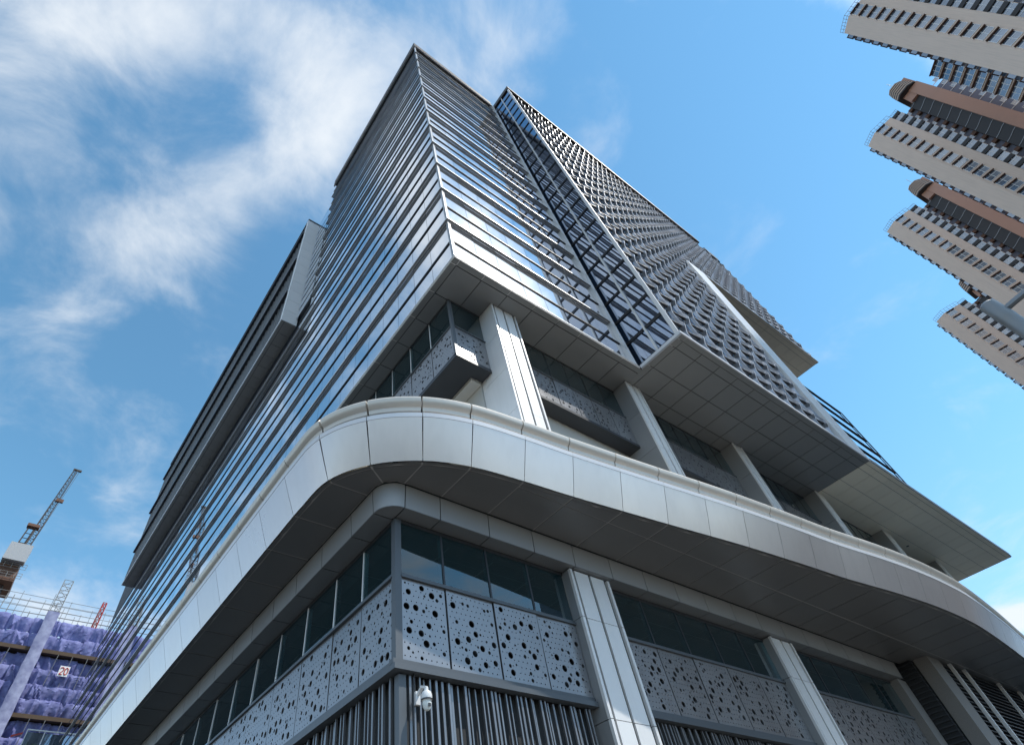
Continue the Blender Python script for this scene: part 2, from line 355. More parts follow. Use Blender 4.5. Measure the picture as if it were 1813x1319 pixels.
def pane_size(p):
    if p[0] == 'R': q = [(p[1], GV, p[3]), (p[2], GV, p[3]), (p[2], GV, p[4]), (p[1], GV, p[4])]
    else: q = [(GU, p[1], p[3]), (GU, p[2], p[3]), (GU, p[2], p[4]), (GU, p[1], p[4])]
    q = [proj(Vector(t)) for t in q]
    if any(t is None for t in q): return 0
    if not any(-20 < t[0] < PW + 20 and -20 < t[1] < PH + 20 for t in q): return 0
    return abs(sum(q[i][0] * q[(i + 1) % 4][1] - q[(i + 1) % 4][0] * q[i][1] for i in range(4))) / 2
panes.sort(key=pane_size, reverse=True)
cache = {}
for p in panes[:300]:
    wd, ht = round(p[2] - p[1], 3), round(p[4] - p[3], 3); key = (p[0], wd, ht)
    if key not in cache:
        cache[key] = (MB().box(-wd / 2, wd / 2, 0, 0.03, -ht / 2, ht / 2) if p[0] == 'R' else MB().box(0, 0.03, -wd / 2, wd / 2, -ht / 2, ht / 2)).mesh('window_pane', 'facade_glass')
    t1, t2 = rnd.gauss(0, 0.0022), rnd.gauss(0, 0.0022)
    put('window_pane', cache[key], pane_c(p), OB, (t1, 0, t2) if p[0] == 'R' else (0, t1, t2))
mb = MB()
for p in panes[300:]:
    d = rnd.gauss(0, 0.002); e = rnd.gauss(0, 0.002)
    if p[0] == 'R': mb.poly([(p[1], GV, p[3]), (p[2], GV + d, p[3]), (p[2], GV + d + e, p[4]), (p[1], GV + e, p[4])])
    else: mb.poly([(GU, p[2], p[3]), (GU + d, p[1], p[3]), (GU + d + e, p[1], p[4]), (GU + e, p[2], p[4])])
mb.build('distant_glazing', 'facade_glass', OB, kind='stuff')

# ---- storey fins and mid-storey transoms
FD = 0.155
def fin_profile(z):                                # a thin plate with a light inner bead
    return [(0.0, z), (0.0, z + 0.07), (FD, z + 0.10), (FD, z + 0.02)]
LV1, VF = 104.0, 29.3
for k in range(1, 14):
    z = ZS + ST * k - (0.0 if k < 13 else 0.3)
    pr = fin_profile(z); ve1 = LV1 if z < 46 else VF
    MB().sweep([[(UA + o, VA + o, zz) for o, zz in pr], [(20.52, VA + o, zz) for o, zz in pr]]).build('storey_fin', 'fin_metal', OB)
    MB().sweep([[(UA + o, VA + o, zz) for o, zz in pr], [(UA + o, ve1, zz) for o, zz in pr]]).build('storey_fin', 'fin_metal', OB)
    box('fin_nosing', 'fin_edge', OB, UA - 0.015, 20.52, VA - 0.015, VA - 0.002, z - 0.01, z + 0.09)
    box('fin_nosing', 'fin_edge', OB, UA - 0.015, UA - 0.002, VA - 0.001, ve1, z - 0.01, z + 0.09)
    box('fin_bead', 'fin_edge', OB, GU - 0.03, 20.50, VA + FD - 0.065, VA + FD - 0.04, z - 0.03, z + 0.022)
    box('fin_bead', 'fin_edge', OB, UA + FD - 0.065, UA + FD - 0.04, GV - 0.02, ve1, z - 0.03, z + 0.022)
for k in range(13):
    z = ZS + ST * k + 2.1; vz = LV1 if z < 46.5 else VF
    for dz in (-0.052, 0.02):
        box('transom', 'dark_metal', OB, GU - 0.02, 20.5, GV - 0.055, GV - 0.004, z + dz, z + dz + 0.034)
        box('transom', 'dark_metal', OB, GU - 0.055, GU - 0.004, GV + 0.002, vz, z + dz, z + dz + 0.034)
    box('transom_cap', 'fin_edge', OB, GU - 0.02, 20.5, GV - 0.03, GV - 0.004, z - 0.0175, z + 0.0195)
    box('transom_cap', 'fin_edge', OB, GU - 0.03, GU - 0.004, GV + 0.002, vz, z - 0.0175, z + 0.0195)
for k in range(13):
    z0 = ZS + ST * k + (0.3 if k == 0 else 0.11); z1 = ZS + ST * (k + 1) - 0.003
    box('corner_post', 'shade_grey_metal', OB, GU - 0.06, GU + 0.09, GV - 0.06, GV + 0.11, z0, z1)
    box('corner_post', 'fin_edge', OB, GU - 0.075, GU - 0.045, GV - 0.075, GV - 0.045, z0, z1)
# crown of the block
MB().prism([(UA, VA), (20.55, VA), (20.55, 8.9), (8.9, 8.9), (8.9, VF), (UA, VF)][::-1], 76.85, 78.35).build('parapet', 'bronze_metal', OB)
box('parapet_line', 'orange_line', OB, UA - 0.02, 20.5, VA - 0.02, VA - 0.004, 76.80, 76.9)
box('parapet_line', 'orange_line', OB, UA - 0.02, UA - 0.004, VA, VF, 76.80, 76.9)
# base trim of the block
for nm, a in (('base_trim', (UA - 0.02, 21.0, VA - 0.02, VA + 0.30, ZS + 0.03, ZS + 0.20)), ('base_trim', (UA - 0.02, UA + 0.30, VA + 0.303, LV1, ZS + 0.03, ZS + 0.20))):
    box(nm, 'aluminium', OB, *a)
box('base_trim_lip', 'fin_edge', OB, UA - 0.05, 21.0, VA - 0.05, VA - 0.023, ZS + 0.10, ZS + 0.15)
box('base_trim_lip', 'fin_edge', OB, UA - 0.05, UA - 0.023, VA - 0.022, LV1, ZS + 0.10, ZS + 0.15)
# light upright where the block meets the projecting wing
for i in range(13):
    z0 = ZS + 0.2 + i * 4.2; box('upright_cladding', 'aluminium', OB, 20.53, 20.86, VA - 0.03, 8.72, z0 + 0.012, min(z0 + 4.188, 78.2))

# ---- projecting wing: narrow glazed flank
UB, VB = 21.15, 5.53
for i in range(26):
    z0 = ZS + 0.32 + i * 2.1; z1 = min(z0 + 2.1, 76.6)
    for (v0, v1) in ((5.84, 6.98), (7.10, 8.60)):
        me = cache.setdefault(('S', v0, round(z1 - z0, 2)), MB().box(0, 0.03, -(v1 - v0) / 2, (v1 - v0) / 2, 0.06, z1 - z0 - 0.06).mesh('flank_pane', 'strip_glass'))
        put('flank_pane', me, (UB + 0.08, (v0 + v1) / 2, z0), OB, (0, rnd.gauss(0, 0.002), rnd.gauss(0, 0.004)))
    bars = MB().box(UB + 0.0, UB + 0.09, 5.80, 8.62, z0 - 0.085, z0 - 0.02).box(UB + 0.0, UB + 0.09, 5.80, 8.62, z0 + 0.02, z0 + 0.075)
    bars.build('flank_transom', 'dark_metal', OB)
box('flank_mullion', 'aluminium', OB, UB - 0.05, UB + 0.07, 6.985, 7.095, 22.2, 76.7)
box('flank_corner_frame', 'aluminium', OB, UB - 0.02, UB + 0.10, VB + 0.05, 5.80, 22.2, 76.7)
MB().prism([(UB - 0.1, VB - 0.05), (61.5, VB - 0.05), (61.5, 6.1), (21.6, 6.1), (21.6, 9.0), (UB - 0.1, 9.0)], 76.72, 77.6).build('parapet', 'bronze_metal', OB)

# ---- projecting wing: front of folded panels
MW, MH = 1.745, 2.1
GP = VB + 0.38                                      # glass plane of the wing; wavy upright blades stand out from it
def blade(u, z0, z1):
    n = int((z1 - z0) / MH * 10); ring = []
    for i in range(n + 1):
        z = z0 + (z1 - z0) * i / n; t = (z - ZS - 0.30) / MH * 2 * math.pi
        d = 0.27 + 0.085 * math.cos(t) + 0.02 * math.cos(2 * t); sh = 0.06 * math.sin(t)
        ring.append([(u, GP, z), (u + sh * 0.6, GP - d * 0.55, z), (u + sh - 0.03, GP - d, z), (u + sh + 0.035, GP - d, z), (u + 0.10, GP - d * 0.5, z), (u + 0.12, GP, z)])
    m = MB(); m.sweep(ring)
    k = [1 if i % 6 == 2 else 0 for i in range(n * 6)] + [0, 0]; m.m = k
    return m.build('wave_blade', ['blade_metal', 'white_trim'], OB, True)
for i in range(26):
    u = UB + 0.10 + MW * i
    if u < 39.0: blade(u, ZS + 0.32, 76.6)
    elif u < 64.9: blade(u, 48.32, 76.2 if u < 61 else 75.0)
cells = []
for j in range(26):
    z = ZS + 0.30 + MH * j
    if z + MH > 78: break
    for i in range(25):
        u = UB + 0.10 + MW * i
        if (u + MW > 39.2 and z < 48.0) or u + MW > 64.9: continue
        q = [proj(Vector(t)) for t in ((u, VB, z), (u + MW, VB, z), (u + MW, VB, z + MH), (u, VB, z + MH))]
        cells.append((abs(sum(q[k][0] * q[(k + 1) % 4][1] - q[(k + 1) % 4][0] * q[k][1] for k in range(4))) / 2, u, z))
cells.sort(reverse=True)
def hood_part(m, u, z, x=0.0, y=0.0):
    p = [(0.11, 0.0), (MW + 0.02, 0.0), (MW - 0.02, -0.21), (0.11, -0.03)]
    b = len(m.v); m.v += [(x + a, y + c, z) for a, c in p] + [(x + a, y + c, z + 0.05) for a, c in p]
    for f, k in (((0, 3, 2, 1), 0), ((4, 5, 6, 7), 0), ((0, 1, 5, 4), 0), ((1, 2, 6, 5), 0), ((2, 3, 7, 6), 1), ((3, 0, 4, 7), 0)):
        m.f.append(tuple(b + t for t in f)); m.m.append(k)
    return m
hm = hood_part(MB(), 0, 0).mesh('window_hood', ['hood_metal', 'bronze_metal'])
for (ar, u, z) in cells[:300]: put('window_hood', hm, (u, GP, z), OB)
far = MB()
for (ar, u, z) in cells[300:]: hood_part(far, u, z, u, GP)
far.build('distant_hoods', ['hood_metal', 'bronze_metal'], OB, kind='stuff')
wg = MB()
for (ar, u, z) in cells: e = rnd.gauss(0, 0.006); wg.poly([(u + 0.05, GP + 0.02, z + 0.03), (u + MW - 0.02, GP + 0.02 + e, z + 0.03), (u + MW - 0.02, GP + 0.02 + e, z + MH - 0.03), (u + 0.05, GP + 0.02, z + MH - 0.03)])
wg.build('wing_glazing', 'wave_glass', OB, kind='stuff')
# pale frame at the end of the lower front, its bottom trim
for i in range(13):
    z0 = ZS + 0.36 + 2.1 * i; z1 = min(z0 + 2.1, 48.3)
    if z1 - z0 > 0.3: box('frame_panel', 'aluminium', OB, 39.2, 41.95, VB - 0.02, VB + 0.5, z0 + 0.012, z1 - 0.012)
box('wing_base_trim', 'white_trim', OB, UB - 0.06, 41.8, VB - 0.04, VB + 0.28, ZS + 0.10, ZS + 0.30)
box('wing_base_trim', 'white_trim', OB, UB - 0.06, UB + 0.22, VB + 0.283, 8.33, ZS + 0.10, ZS + 0.30)
box('wing_base_edge', 'fin_metal', OB, UB - 0.04, 41.8, VB - 0.02, VB + 0.28, ZS + 0.01, ZS + 0.098)
box('wing_base_edge', 'fin_metal', OB, UB - 0.04, UB + 0.22, VB + 0.283, 8.33, ZS + 0.01, ZS + 0.098)
# cantilevered slab beyond the frame, and the set-back glazed storeys that stand on it
box('cantilever_slab', 'fin_metal', OB, 41.96, 67.65, VB - 0.05, 16, ZS + 0.04, ZS + 0.40)
for i, z in enumerate((24.2, 26.3, 28.4, 30.4, 32.5, 34.6, 36.7, 38.8)):
    box('setback_fin', 'dark_metal', OB, 41.96, 61.9, 7.12, 7.25, z - 0.06, z + 0.08)
    for j in range(8):
        u0 = 42.0 + 2.45 * j
        me = cache.setdefault('SB', MB().box(-1.2, 1.2, 0, 0.03, 0.16, 1.98).mesh('setback_pane', 'facade_glass'))
        put('setback_pane', me, (u0 + 1.225, 7.22, z - 2.1), OB, (rnd.gauss(0, .002), 0, rnd.gauss(0, .002)))
box('setback_corner_post', 'dark_metal', OB, 61.80, 61.90, 7.10, 7.2, 22.36, 38.7)
box('roof_plant_screen', 'dark_metal', OB, 62, 64.9, VB + 0.05, 7.0, 73.8, 75.6)
box('wing_base_trim', 'fin_metal', OB, 41.97, 64.95, VB - 0.02, VB + 0.3, 47.92, 48.3)

# ---- undersides: square metal panels over a dark backing
def soffit(us, vs, z, m, gap=0.02, back='dark_joint', name='soffit_panel'):
    box('soffit_backing', back, OB, us[0] + 0.01, us[-1] - 0.01, vs[0] + 0.01, vs[-1] - 0.01, z + 0.035, z + 0.06)
    for a, b in zip(us, us[1:]):
        for c, d in zip(vs, vs[1:]):
            me = cache.setdefault(('SP', m, round(b - a, 3), round(d - c, 3)), MB().box(-(b - a) / 2 + gap, (b - a) / 2 - gap, -(d - c) / 2 + gap, (d - c) / 2 - gap, 0, 0.03).mesh(name, m))
            put(name, me, ((a + b) / 2, (c + d) / 2, z), OB, (rnd.gauss(0, 0.0012), rnd.gauss(0, 0.0012), 0))
def rng(a, b, st):
    n = max(1, round((b - a) / st)); return [a + (b - a) * i / n for i in range(n + 1)]
soffit([UA, UA + 0.32] + rng(UA + 0.32 + 1.46, 21.2, 1.48), [VA, VA + 0.32, 10.40], ZS, 'tower_soffit_metal')
soffit([UA, UA + 0.32, 10.18], rng(10.40, 34.0, 1.70), ZS - 0.002, 'tower_soffit_metal')
box('soffit_plate', 'tower_soffit_metal', OB, UA + 0.01, 10.18, 34.0, LV1, ZS, ZS + 0.03)
soffit([UB] + [UB + 0.45] + rng(UB + 0.45, 41.5, 1.72)[1:], [VB, VB + 0.29] + rng(6.33, 11.1, 1.37), ZS - 0.004, 'tower_soffit_metal')
soffit(rng(41.52, 67.6, 1.72), [VB, VB + 0.29] + rng(6.33, 12.0, 1.37), ZS - 0.006, 'cream_soffit_metal', 0.014)
soffit(rng(41.96, 64.9, 1.72), [VB, VB + 0.29] + rng(6.33, 13.2, 1.37), 47.9, 'cream_soffit_metal', 0.014)

MB().lathe((56.0, 9.6, ZS - 0.03), [(0.0, 0.0), (0.10, 0.0), (0.12, 0.03)], 12).build('downlight', 'dark_metal', OB)
# ---- framed box on the left face
DU, DV0, DV1, DZ0, DZ1 = 7.20, 32.95, 90.0, 46.6, 70.4
soffit([DU, DU + 0.28, 8.72], rng(DV0, DV1, 1.68), DZ0, 'frame_soffit')
for i in range(12):
    z0 = DZ0 + 0.04 + i * 1.97; box('frame_panel', 'frame_white', OB, DU + 0.0, 8.72, DV0, DV0 + 0.4, z0 + 0.012, z0 + 1.958)
    box('frame_panel', 'frame_white', OB, DU - 0.10, DU - 0.003, DV0, DV0 + 0.45, z0 + 0.012, z0 + 1.958)
box('box_frame_top', 'dark_metal', OB, DU - 0.1, 8.9, DV0 - 0.04, DV1, DZ1 - 0.1, DZ1 + 0.25)
box('box_base_trim', 'aluminium', OB, DU - 0.10, DU - 0.003, DV0 + 0.46, DV1, DZ0 + 0.02, DZ0 + 0.35)
box('box_back_wall', 'wave_glass', OB, DU + 0.25, 8.88, DV0 + 0.42, DV1 - 0.1, DZ0 + 0.10, DZ1 - 0.12)
for z in (52.4, 59.8, 67.1): box('box_fin', 'dark_metal', OB, DU - 0.30, DU + 0.24, DV0 + 0.46, DV1 + 0.6, z, z + 0.35)
sm = MB()
for i in range(66): v = DV0 + 1.2 + i * 0.86; sm.box(DU - 0.02, DU + 0.22, v, v + 0.09, DZ0 + 0.36, DZ1 - 0.12)
sm.build('vertical_slats', 'shade_grey_metal', OB, kind='stuff')

# ---- columns of the open storey and of the podium
def column(u0, u1, v0, v1, z0, z1, joints, side='shade_grey_metal'):
    c = box('column', 'dark_joint', OB, u0 + 0.04, u1 - 0.04, v0 + 0.06, v1, z0, z1)
    wt = u1 - u0; k = wt / 1.55
    strips = [(0, 0.09), (0.20 * k, wt / 2 - 0.05), (wt / 2 + 0.05, wt - 0.20 * k), (wt - 0.09, wt)]
    zs = [z0] + [j for j in joints if z0 < j < z1] + [z1]
    for a, b in zip(zs, zs[1:]):
        for n, (s0, s1) in enumerate(strips):
            box('cladding_panel', 'aluminium', c, u0 + s0, u0 + s1, v0 - (0.03 if n in (0, 3) else 0.0), v0 + 0.055, a + 0.008, b - 0.008)
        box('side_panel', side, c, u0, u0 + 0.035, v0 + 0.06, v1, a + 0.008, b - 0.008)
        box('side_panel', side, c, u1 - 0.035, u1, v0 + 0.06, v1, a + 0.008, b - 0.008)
    return c
UPC = [(11.32, 12.86), (20.92, 22.08), (31.0, 32.05), (41.0, 41.95), (51.2, 52.2), (61.0, 61.8)]
for (a, b) in UPC: column(a, b, 9.43, 11.06, 9.46, ZS - 0.02, [12.3, 14.7, 17.1, 19.5], 'aluminium' if a < 15 else 'shade_grey_metal')  # first column keeps light sides; the others carry shade in their side colour
LOC = [(11.04, 12.60), (20.75, 22.15)]
for (a, b) in LOC: column(a, b, 8.90, 9.44, -1.46, 7.62, [1.6, 4.0, 6.3])

# ---- perforated panels
def perforated(name, wd, ht, seed, thick=0.02, axis='R'):
    rr = random.Random(seed); circ = []
    def ok(x, y, r, g):
        return r + 0.04 < x < wd - r - 0.04 and r + 0.04 < y < ht - r - 0.04 and all((x - a) ** 2 + (y - b) ** 2 > (r + c + g) ** 2 for a, b, c in circ)
    nb = 26 if ht > 1.5 else 24
    for r, cnt, g in ((0.070, int(9 * wd), 0.05), (0.042, int(8 * wd), 0.03), (0.027, int(6 * wd), 0.02)):
        for _ in range(cnt):
            for t in range(40):
                x = rr.uniform(0, wd); y = rr.uniform(0, ht); rad = r * rr.uniform(0.88, 1.1)
                if ok(x, y, rad, g): circ.append((x, y, rad)); break
    st = 0.125; ny = int(ht / st); nx = int(wd / st)
    for j in range(ny):
        for i in range(nx + 1):
            x = (i + (0.5 if j % 2 else 0)) * st + 0.06; y = j * st + 0.08
            if ok(x, y, 0.016, 0.012): circ.append((x, y, 0.016))
    bm = bmesh.new()
    def loop(pts):
        vs = [bm.verts.new(p) for p in pts]
        return [bm.edges.new((vs[i], vs[(i + 1) % len(vs)])) for i in range(len(vs))]
    V = (lambda x, y: (x - wd / 2, 0, y)) if axis == 'R' else (lambda x, y: (0, wd / 2 - x, y))
    ed = loop([V(0, 0), V(wd, 0), V(wd, ht), V(0, ht)])
    for (x, y, r) in circ:
        n = 16 if r > 0.06 else (12 if r > 0.02 else 6)
        ed += loop([V(x + r * math.cos(2 * math.pi * i / n), y + r * math.sin(2 * math.pi * i / n)) for i in range(n)])
    bmesh.ops.triangle_fill(bm, use_beauty=True, use_dissolve=False, edges=ed)
    # a thin folded rim gives the sheet its thickness
    me = bpy.data.meshes.new(name); bm.normal_update()
    for f in bm.faces:
        if (f.normal.y > 0 if axis == 'R' else f.normal.x > 0): f.normal_flip()
    bmesh.ops.solidify(bm, geom=bm.faces[:], thickness=0.03)
    bm.to_mesh(me); bm.free(); me.materials.append(MAT['panel_metal']); return me
PERF = {}
def perf(wd, ht, axis, i):
    key = (round(wd, 2), ht, axis, i % 4)
    if key not in PERF: PERF[key] = perforated('perforated_panel', wd, ht, hash(key[:2]) % 997 + (i % 4) * 31 + (7 if axis == 'L' else 0), axis=axis)
    return PERF[key]
def band_right(us, v, zp0, zp1, zw1, sill=True, seed=0, glass='podium_glass', mull=0.05):
    """windows over perforated panels between the given uprights"""
    box('panel_backing', 'dark_joint', OB, us[0], us[-1], v + 0.12, v + 0.16, zp0, zp1 - 0.02)
    for i, (a, b) in enumerate(zip(us, us[1:])):
        put('perforated_panel', perf(b - a - 0.04, round(zp1 - zp0 - 0.10, 3), 'R', i + seed), ((a + b) / 2, v - 0.012, zp0 + 0.05), OB, (rnd.gauss(0, 0.006), 0, rnd.gauss(0, 0.006)))
        put('window_glass', MB().box(-(b - a) / 2 + 0.02, (b - a) / 2 - 0.02, 0, 0.02, 0, zw1 - zp1 - 0.05).mesh('window_glass', glass), ((a + b) / 2, v, zp1 + 0.05), OB, (rnd.gauss(0, .003), 0, rnd.gauss(0, .003)))
        if i: box('window_mullion', 'dark_metal', OB, a - mull / 2, a + mull / 2, v - 0.02, v + 0.09, zp1 + 0.05, zw1)
    box('window_rail', 'post_metal', OB, us[0], us[-1], v - 0.07, v + 0.05, zp1 - 0.045, zp1 - 0.005)
    box('window_rail', 'post_metal', OB, us[0], us[-1], v - 0.05, v + 0.05, zp1 + 0.005, zp1 + 0.045)
    box('window_head', 'dark_metal', OB, us[0], us[-1], v - 0.03, v + 0.08, zw1 - 0.03, zw1 + 0.06)
def band_left(vs, u, zp0, zp1, zw1, seed=0, glass='podium_glass', mull=0.04):
    box('panel_backing', 'dark_joint', OB, u + 0.12, u + 0.16, vs[0], vs[-1], zp0, zp1 - 0.02)
    for i, (a, b) in enumerate(zip(vs, vs[1:])):
        put('perforated_panel', perf(b - a - 0.04, round(zp1 - zp0 - 0.10, 3), 'L', i + seed), (u - 0.012, (a + b) / 2, zp0 + 0.05), OB, (0, rnd.gauss(0, 0.006), rnd.gauss(0, 0.006)))
        put('window_glass', MB().box(0, 0.02, -(b - a) / 2 + 0.02, (b - a) / 2 - 0.02, 0, zw1 - zp1 - 0.05).mesh('window_glass', glass), (u, (a + b) / 2, zp1 + 0.05), OB, (0, rnd.gauss(0, .003), rnd.gauss(0, .003)))
        if i: box('window_mullion', 'aluminium', OB, u - 0.02, u + 0.09, a - mull / 2, a + mull / 2, zp1 + 0.05, zw1)
    box('window_rail', 'post_metal', OB, u - 0.07, u + 0.05, vs[0], vs[-1], zp1 - 0.045, zp1 - 0.005)
    box('window_rail', 'post_metal', OB, u - 0.05, u + 0.05, vs[0], vs[-1], zp1 + 0.005, zp1 + 0.045)
    box('window_head', 'dark_metal', OB, u - 0.03, u + 0.08, vs[0], vs[-1], zw1 - 0.03, zw1 + 0.06)
PU, PV, PZ0, PZ1, PZW = 5.70, 9.20, 4.46, 6.23, 7.58
band_right([5.80, 6.97, 8.33, 9.70, 11.04], PV, PZ0, PZ1, PZW)
band_right([12.60] + rng(12.60, 20.75, 1.63)[1:], PV, PZ0, PZ1, PZW, seed=1)
band_right(rng(22.15, 30.3, 1.63), PV, PZ0, PZ1, PZW, seed=2)
lv = [9.30, 10.66, 12.06, 13.7, 15.4, 17.1] + [17.1 + 1.68 * i for i in range(1, 9)]
band_left(lv, PU, PZ0, PZ1, PZW)
box('podium_side_wall', 'dark_joint', OB, PU + 0.02, PU + 0.3, lv[-1], 104, -1.46, PZW)
for (nm, m, a) in (('corner_post', 'post_metal', (PU - 0.05, PU + 0.11, PV - 0.05, PV + 0.11, PZ0 - 0.06, PZW + 0.04)), ('corner_post', 'post_metal', (PU + 0.06, PU + 0.22, PV + 0.03, PV + 0.19, -1.46, PZ0 - 0.20))):
    box(nm, m, OB, *a)
# sills
for (a, b) in ((PU - 0.11, 11.02), (12.62, 20.73), (22.17, 30.3)):
    box('sill', 'post_metal', OB, a, b, PV - 0.11, PV + 0.10, PZ0 - 0.17, PZ0 - 0.065); box('sill', 'post_metal', OB, a, b, PV - 0.06, PV + 0.10, PZ0 - 0.06, PZ0 + 0.03)
box('sill', 'post_metal', OB, PU - 0.11, PU + 0.10, PV + 0.103, lv[-1], PZ0 - 0.17, PZ0 - 0.065); box('sill', 'post_metal', OB, PU - 0.06, PU + 0.10, PV + 0.12, lv[-1], PZ0 - 0.06, PZ0 + 0.03)
# upright slats below the sills
def slats_right(a, b):
    u = a
    while u < b - 0.06:
        wd = rnd.choice((0.03, 0.035, 0.05)); dp = rnd.choice((0.0, 0.0, 0.06))
        box('louver_slat', 'slat_metal', OB, u, u + wd, PV + 0.02 + dp, PV + 0.07 + dp, -1.46, PZ0 - 0.203); u += rnd.choice((0.10, 0.13, 0.14, 0.16))
slats_right(5.98, 11.0); slats_right(12.66, 20.7)
v = 9.46
while v < 22:
    wd = rnd.choice((0.03, 0.035, 0.05)); dp = rnd.choice((0.0, 0.0, 0.06))
    box('louver_slat', 'slat_metal', OB, PU + 0.02 + dp, PU + 0.07 + dp, v, v + wd, -1.46, PZ0 - 0.203); v += rnd.choice((0.10, 0.13, 0.14, 0.16))
# what shows through the podium windows
for (a, b) in ((5.95, 11.0), (12.65, 20.7), (22.2, 30.2)): box('window_bulkhead', 'interior_pale', OB, a, b, PV + 0.55, PV + 0.62, 7.02, 7.22)
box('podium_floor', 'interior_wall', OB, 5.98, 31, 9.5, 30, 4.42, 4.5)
for (a, b) in ((6.5, 7.4), (9.0, 9.9), (13.4, 14.3), (16.0, 16.9), (18.6, 19.5)): box('ceiling_light', 'lit_tube', OB, a, b, 10.05, 10.2, 7.72, 7.80)

# open storey above the canopy: glazed bays over perforated panels, with dark soffits
for i, (a, b) in enumerate(((12.86, 20.92), (22.08, 31.0), (32.05, 41.0), (41.95, 51.2), (52.2, 61.0))):
    band_right(rng(a, b, 1.36), 10.37, 17.80, 19.82, 21.88, seed=i, mull=0.03)
    box('bay_underside', 'dark_metal', OB, a, b, 10.30, 11.07, 17.62, 17.79)
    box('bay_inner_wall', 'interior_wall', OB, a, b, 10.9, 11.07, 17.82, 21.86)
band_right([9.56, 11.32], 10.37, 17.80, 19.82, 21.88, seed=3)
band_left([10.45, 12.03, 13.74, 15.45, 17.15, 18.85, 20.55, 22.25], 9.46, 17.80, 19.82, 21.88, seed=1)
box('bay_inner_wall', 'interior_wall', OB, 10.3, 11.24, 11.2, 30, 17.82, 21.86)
box('bay_corner_post', 'post_metal', OB, 9.42, 9.57, 10.33, 10.46, 17.70, 21.93)
MB().prism([(9.42, 10.32), (11.30, 10.32), (11.30, 11.0), (10.68, 11.0), (10.68, 30), (9.42, 30)], 17.60, 17.78).build('bay_underside', 'dark_metal', OB)
box('bay_beam', 'pale_wall', OB, 10.70, 11.24, 11.02, 30, 17.45, 17.8)

# ---- canopy: rim line in plan, swept
ctrl = [(3.80, 62), (3.85, 40), (3.90, 26), (3.92, 18), (3.92, 14), (3.92, 12), (3.93, 10.7), (4.03, 9.47), (4.61, 8.51), (5.58, 7.80), (6.69, 7.41), (8.17, 7.20), (9.6, 7.06),
        (12.63, 6.69), (15.97, 6.26), (18.9, 5.96), (21.15, 5.76), (24.1, 5.40), (26.27, 5.20), (28.3, 5.10), (30.7, 5.10), (35.2, 5.40), (40, 5.85), (46, 6.4), (54, 7.0), (62, 7.6)]
pts = []
for i in range(len(ctrl) - 1):
    p0 = Vector(ctrl[max(0, i - 1)]); p1 = Vector(ctrl[i]); p2 = Vector(ctrl[i + 1]); p3 = Vector(ctrl[min(len(ctrl) - 1, i + 2)])
    t1 = (p2 - p0) * ((p2 - p1).length / max(1e-6, (p2 - p0).length)); t2 = (p3 - p1) * ((p2 - p1).length / max(1e-6, (p3 - p1).length))
    n = max(4, int((p2 - p1).length / 0.12))
    for k in range(n):
        t = k / n; pts.append(p1 * (2 * t**3 - 3 * t**2 + 1) + t1 * (t**3 - 2 * t**2 + t) + p2 * (-2 * t**3 + 3 * t**2) + t2 * (t**3 - t**2))
pts.append(Vector(ctrl[-1]))
cum = [0.0]
for a, b in zip(pts, pts[1:]): cum.append(cum[-1] + (b - a).length)
def at_s(s):
    s = min(max(s, 0), cum[-1]); lo, hi = 0, len(cum) - 1
    while hi - lo > 1:
        m = (lo + hi) // 2
        if cum[m] <= s: lo = m
        else: hi = m
    t = (s - cum[lo]) / max(1e-9, cum[hi] - cum[lo]); p = pts[lo].lerp(pts[hi], t)
    i0, i1 = max(0, lo - 3), min(len(pts) - 1, hi + 3); d = (pts[i1] - pts[i0]).normalized()
    return p, Vector((d.y, -d.x)) * -1 if False else Vector((d.y, -d.x)) * 1
def near_s(q): return cum[min(range(len(pts)), key=lambda i: (pts[i] - Vector(q)).length)]
js = [near_s(q) for q in ((4.0, 9.52), (4.62, 8.51), (5.58, 7.79), (6.69, 7.41), (8.17, 7.2), (9.75, 7.05))]
jl = [];  s = js[0] - 1.62
while s > 2: jl.append(s); s -= 1.62
jr = []; s = js[-1] + 1.66
while s < cum[-1] - 1: jr.append(s); s += 1.66
joints = sorted(jl) + js + jr
_, nrm = at_s(js[2]); sgn = 1 if nrm.dot(Vector((-1, -1))) > 0 else -1     # outward normal
def ringat(s, prof):
    p, n = at_s(s); n = n * sgn
    return [(p.x + n.x * a, p.y + n.y * a, z) for a, z in prof]
CZ0 = 8.30
FASC = [(0.0, CZ0), (0.20, CZ0 + 0.50), (0.40, CZ0 + 1.03), (0.33, CZ0 + 1.03), (-0.04, CZ0 + 0.05)]
LIP = [(0.41, CZ0 + 1.035), (0.43, CZ0 + 1.15), (0.20, CZ0 + 1.16), (0.20, CZ0 + 1.035)]
COPE = [(0.24, CZ0 + 1.27), (0.33, CZ0 + 1.31), (0.35, CZ0 + 1.42), (0.43, CZ0 + 1.46), (0.48, CZ0 + 1.54), (0.49, CZ0 + 1.63), (0.45, CZ0 + 1.70), (0.36, CZ0 + 1.74), (-0.15, CZ0 + 1.74), (-0.15, CZ0 + 1.27)]
INNR = [(0.30, CZ0 + 0.98), (0.22, CZ0 + 1.40), (-0.1, CZ0 + 1.60), (-0.4, CZ0 + 1.60), (-0.4, CZ0 + 0.98)]
def seg(name, prof, m, a, b, parent, smooth=True):
    n = max(2, int((b - a) / 0.12)); return MB().sweep([ringat(a + (b - a) * i / n, prof) for i in range(n + 1)]).build(name, m, parent, smooth)
canopy = MB().sweep([ringat(joints[0] + (joints[-1] - joints[0]) * i / 300, [(0.28, CZ0 + 0.92), (0.21, CZ0 + 1.5), (-0.3, CZ0 + 1.5), (-0.3, CZ0 + 0.92)]) for i in range(301)]).build('canopy', 'dark_joint', OB, True)
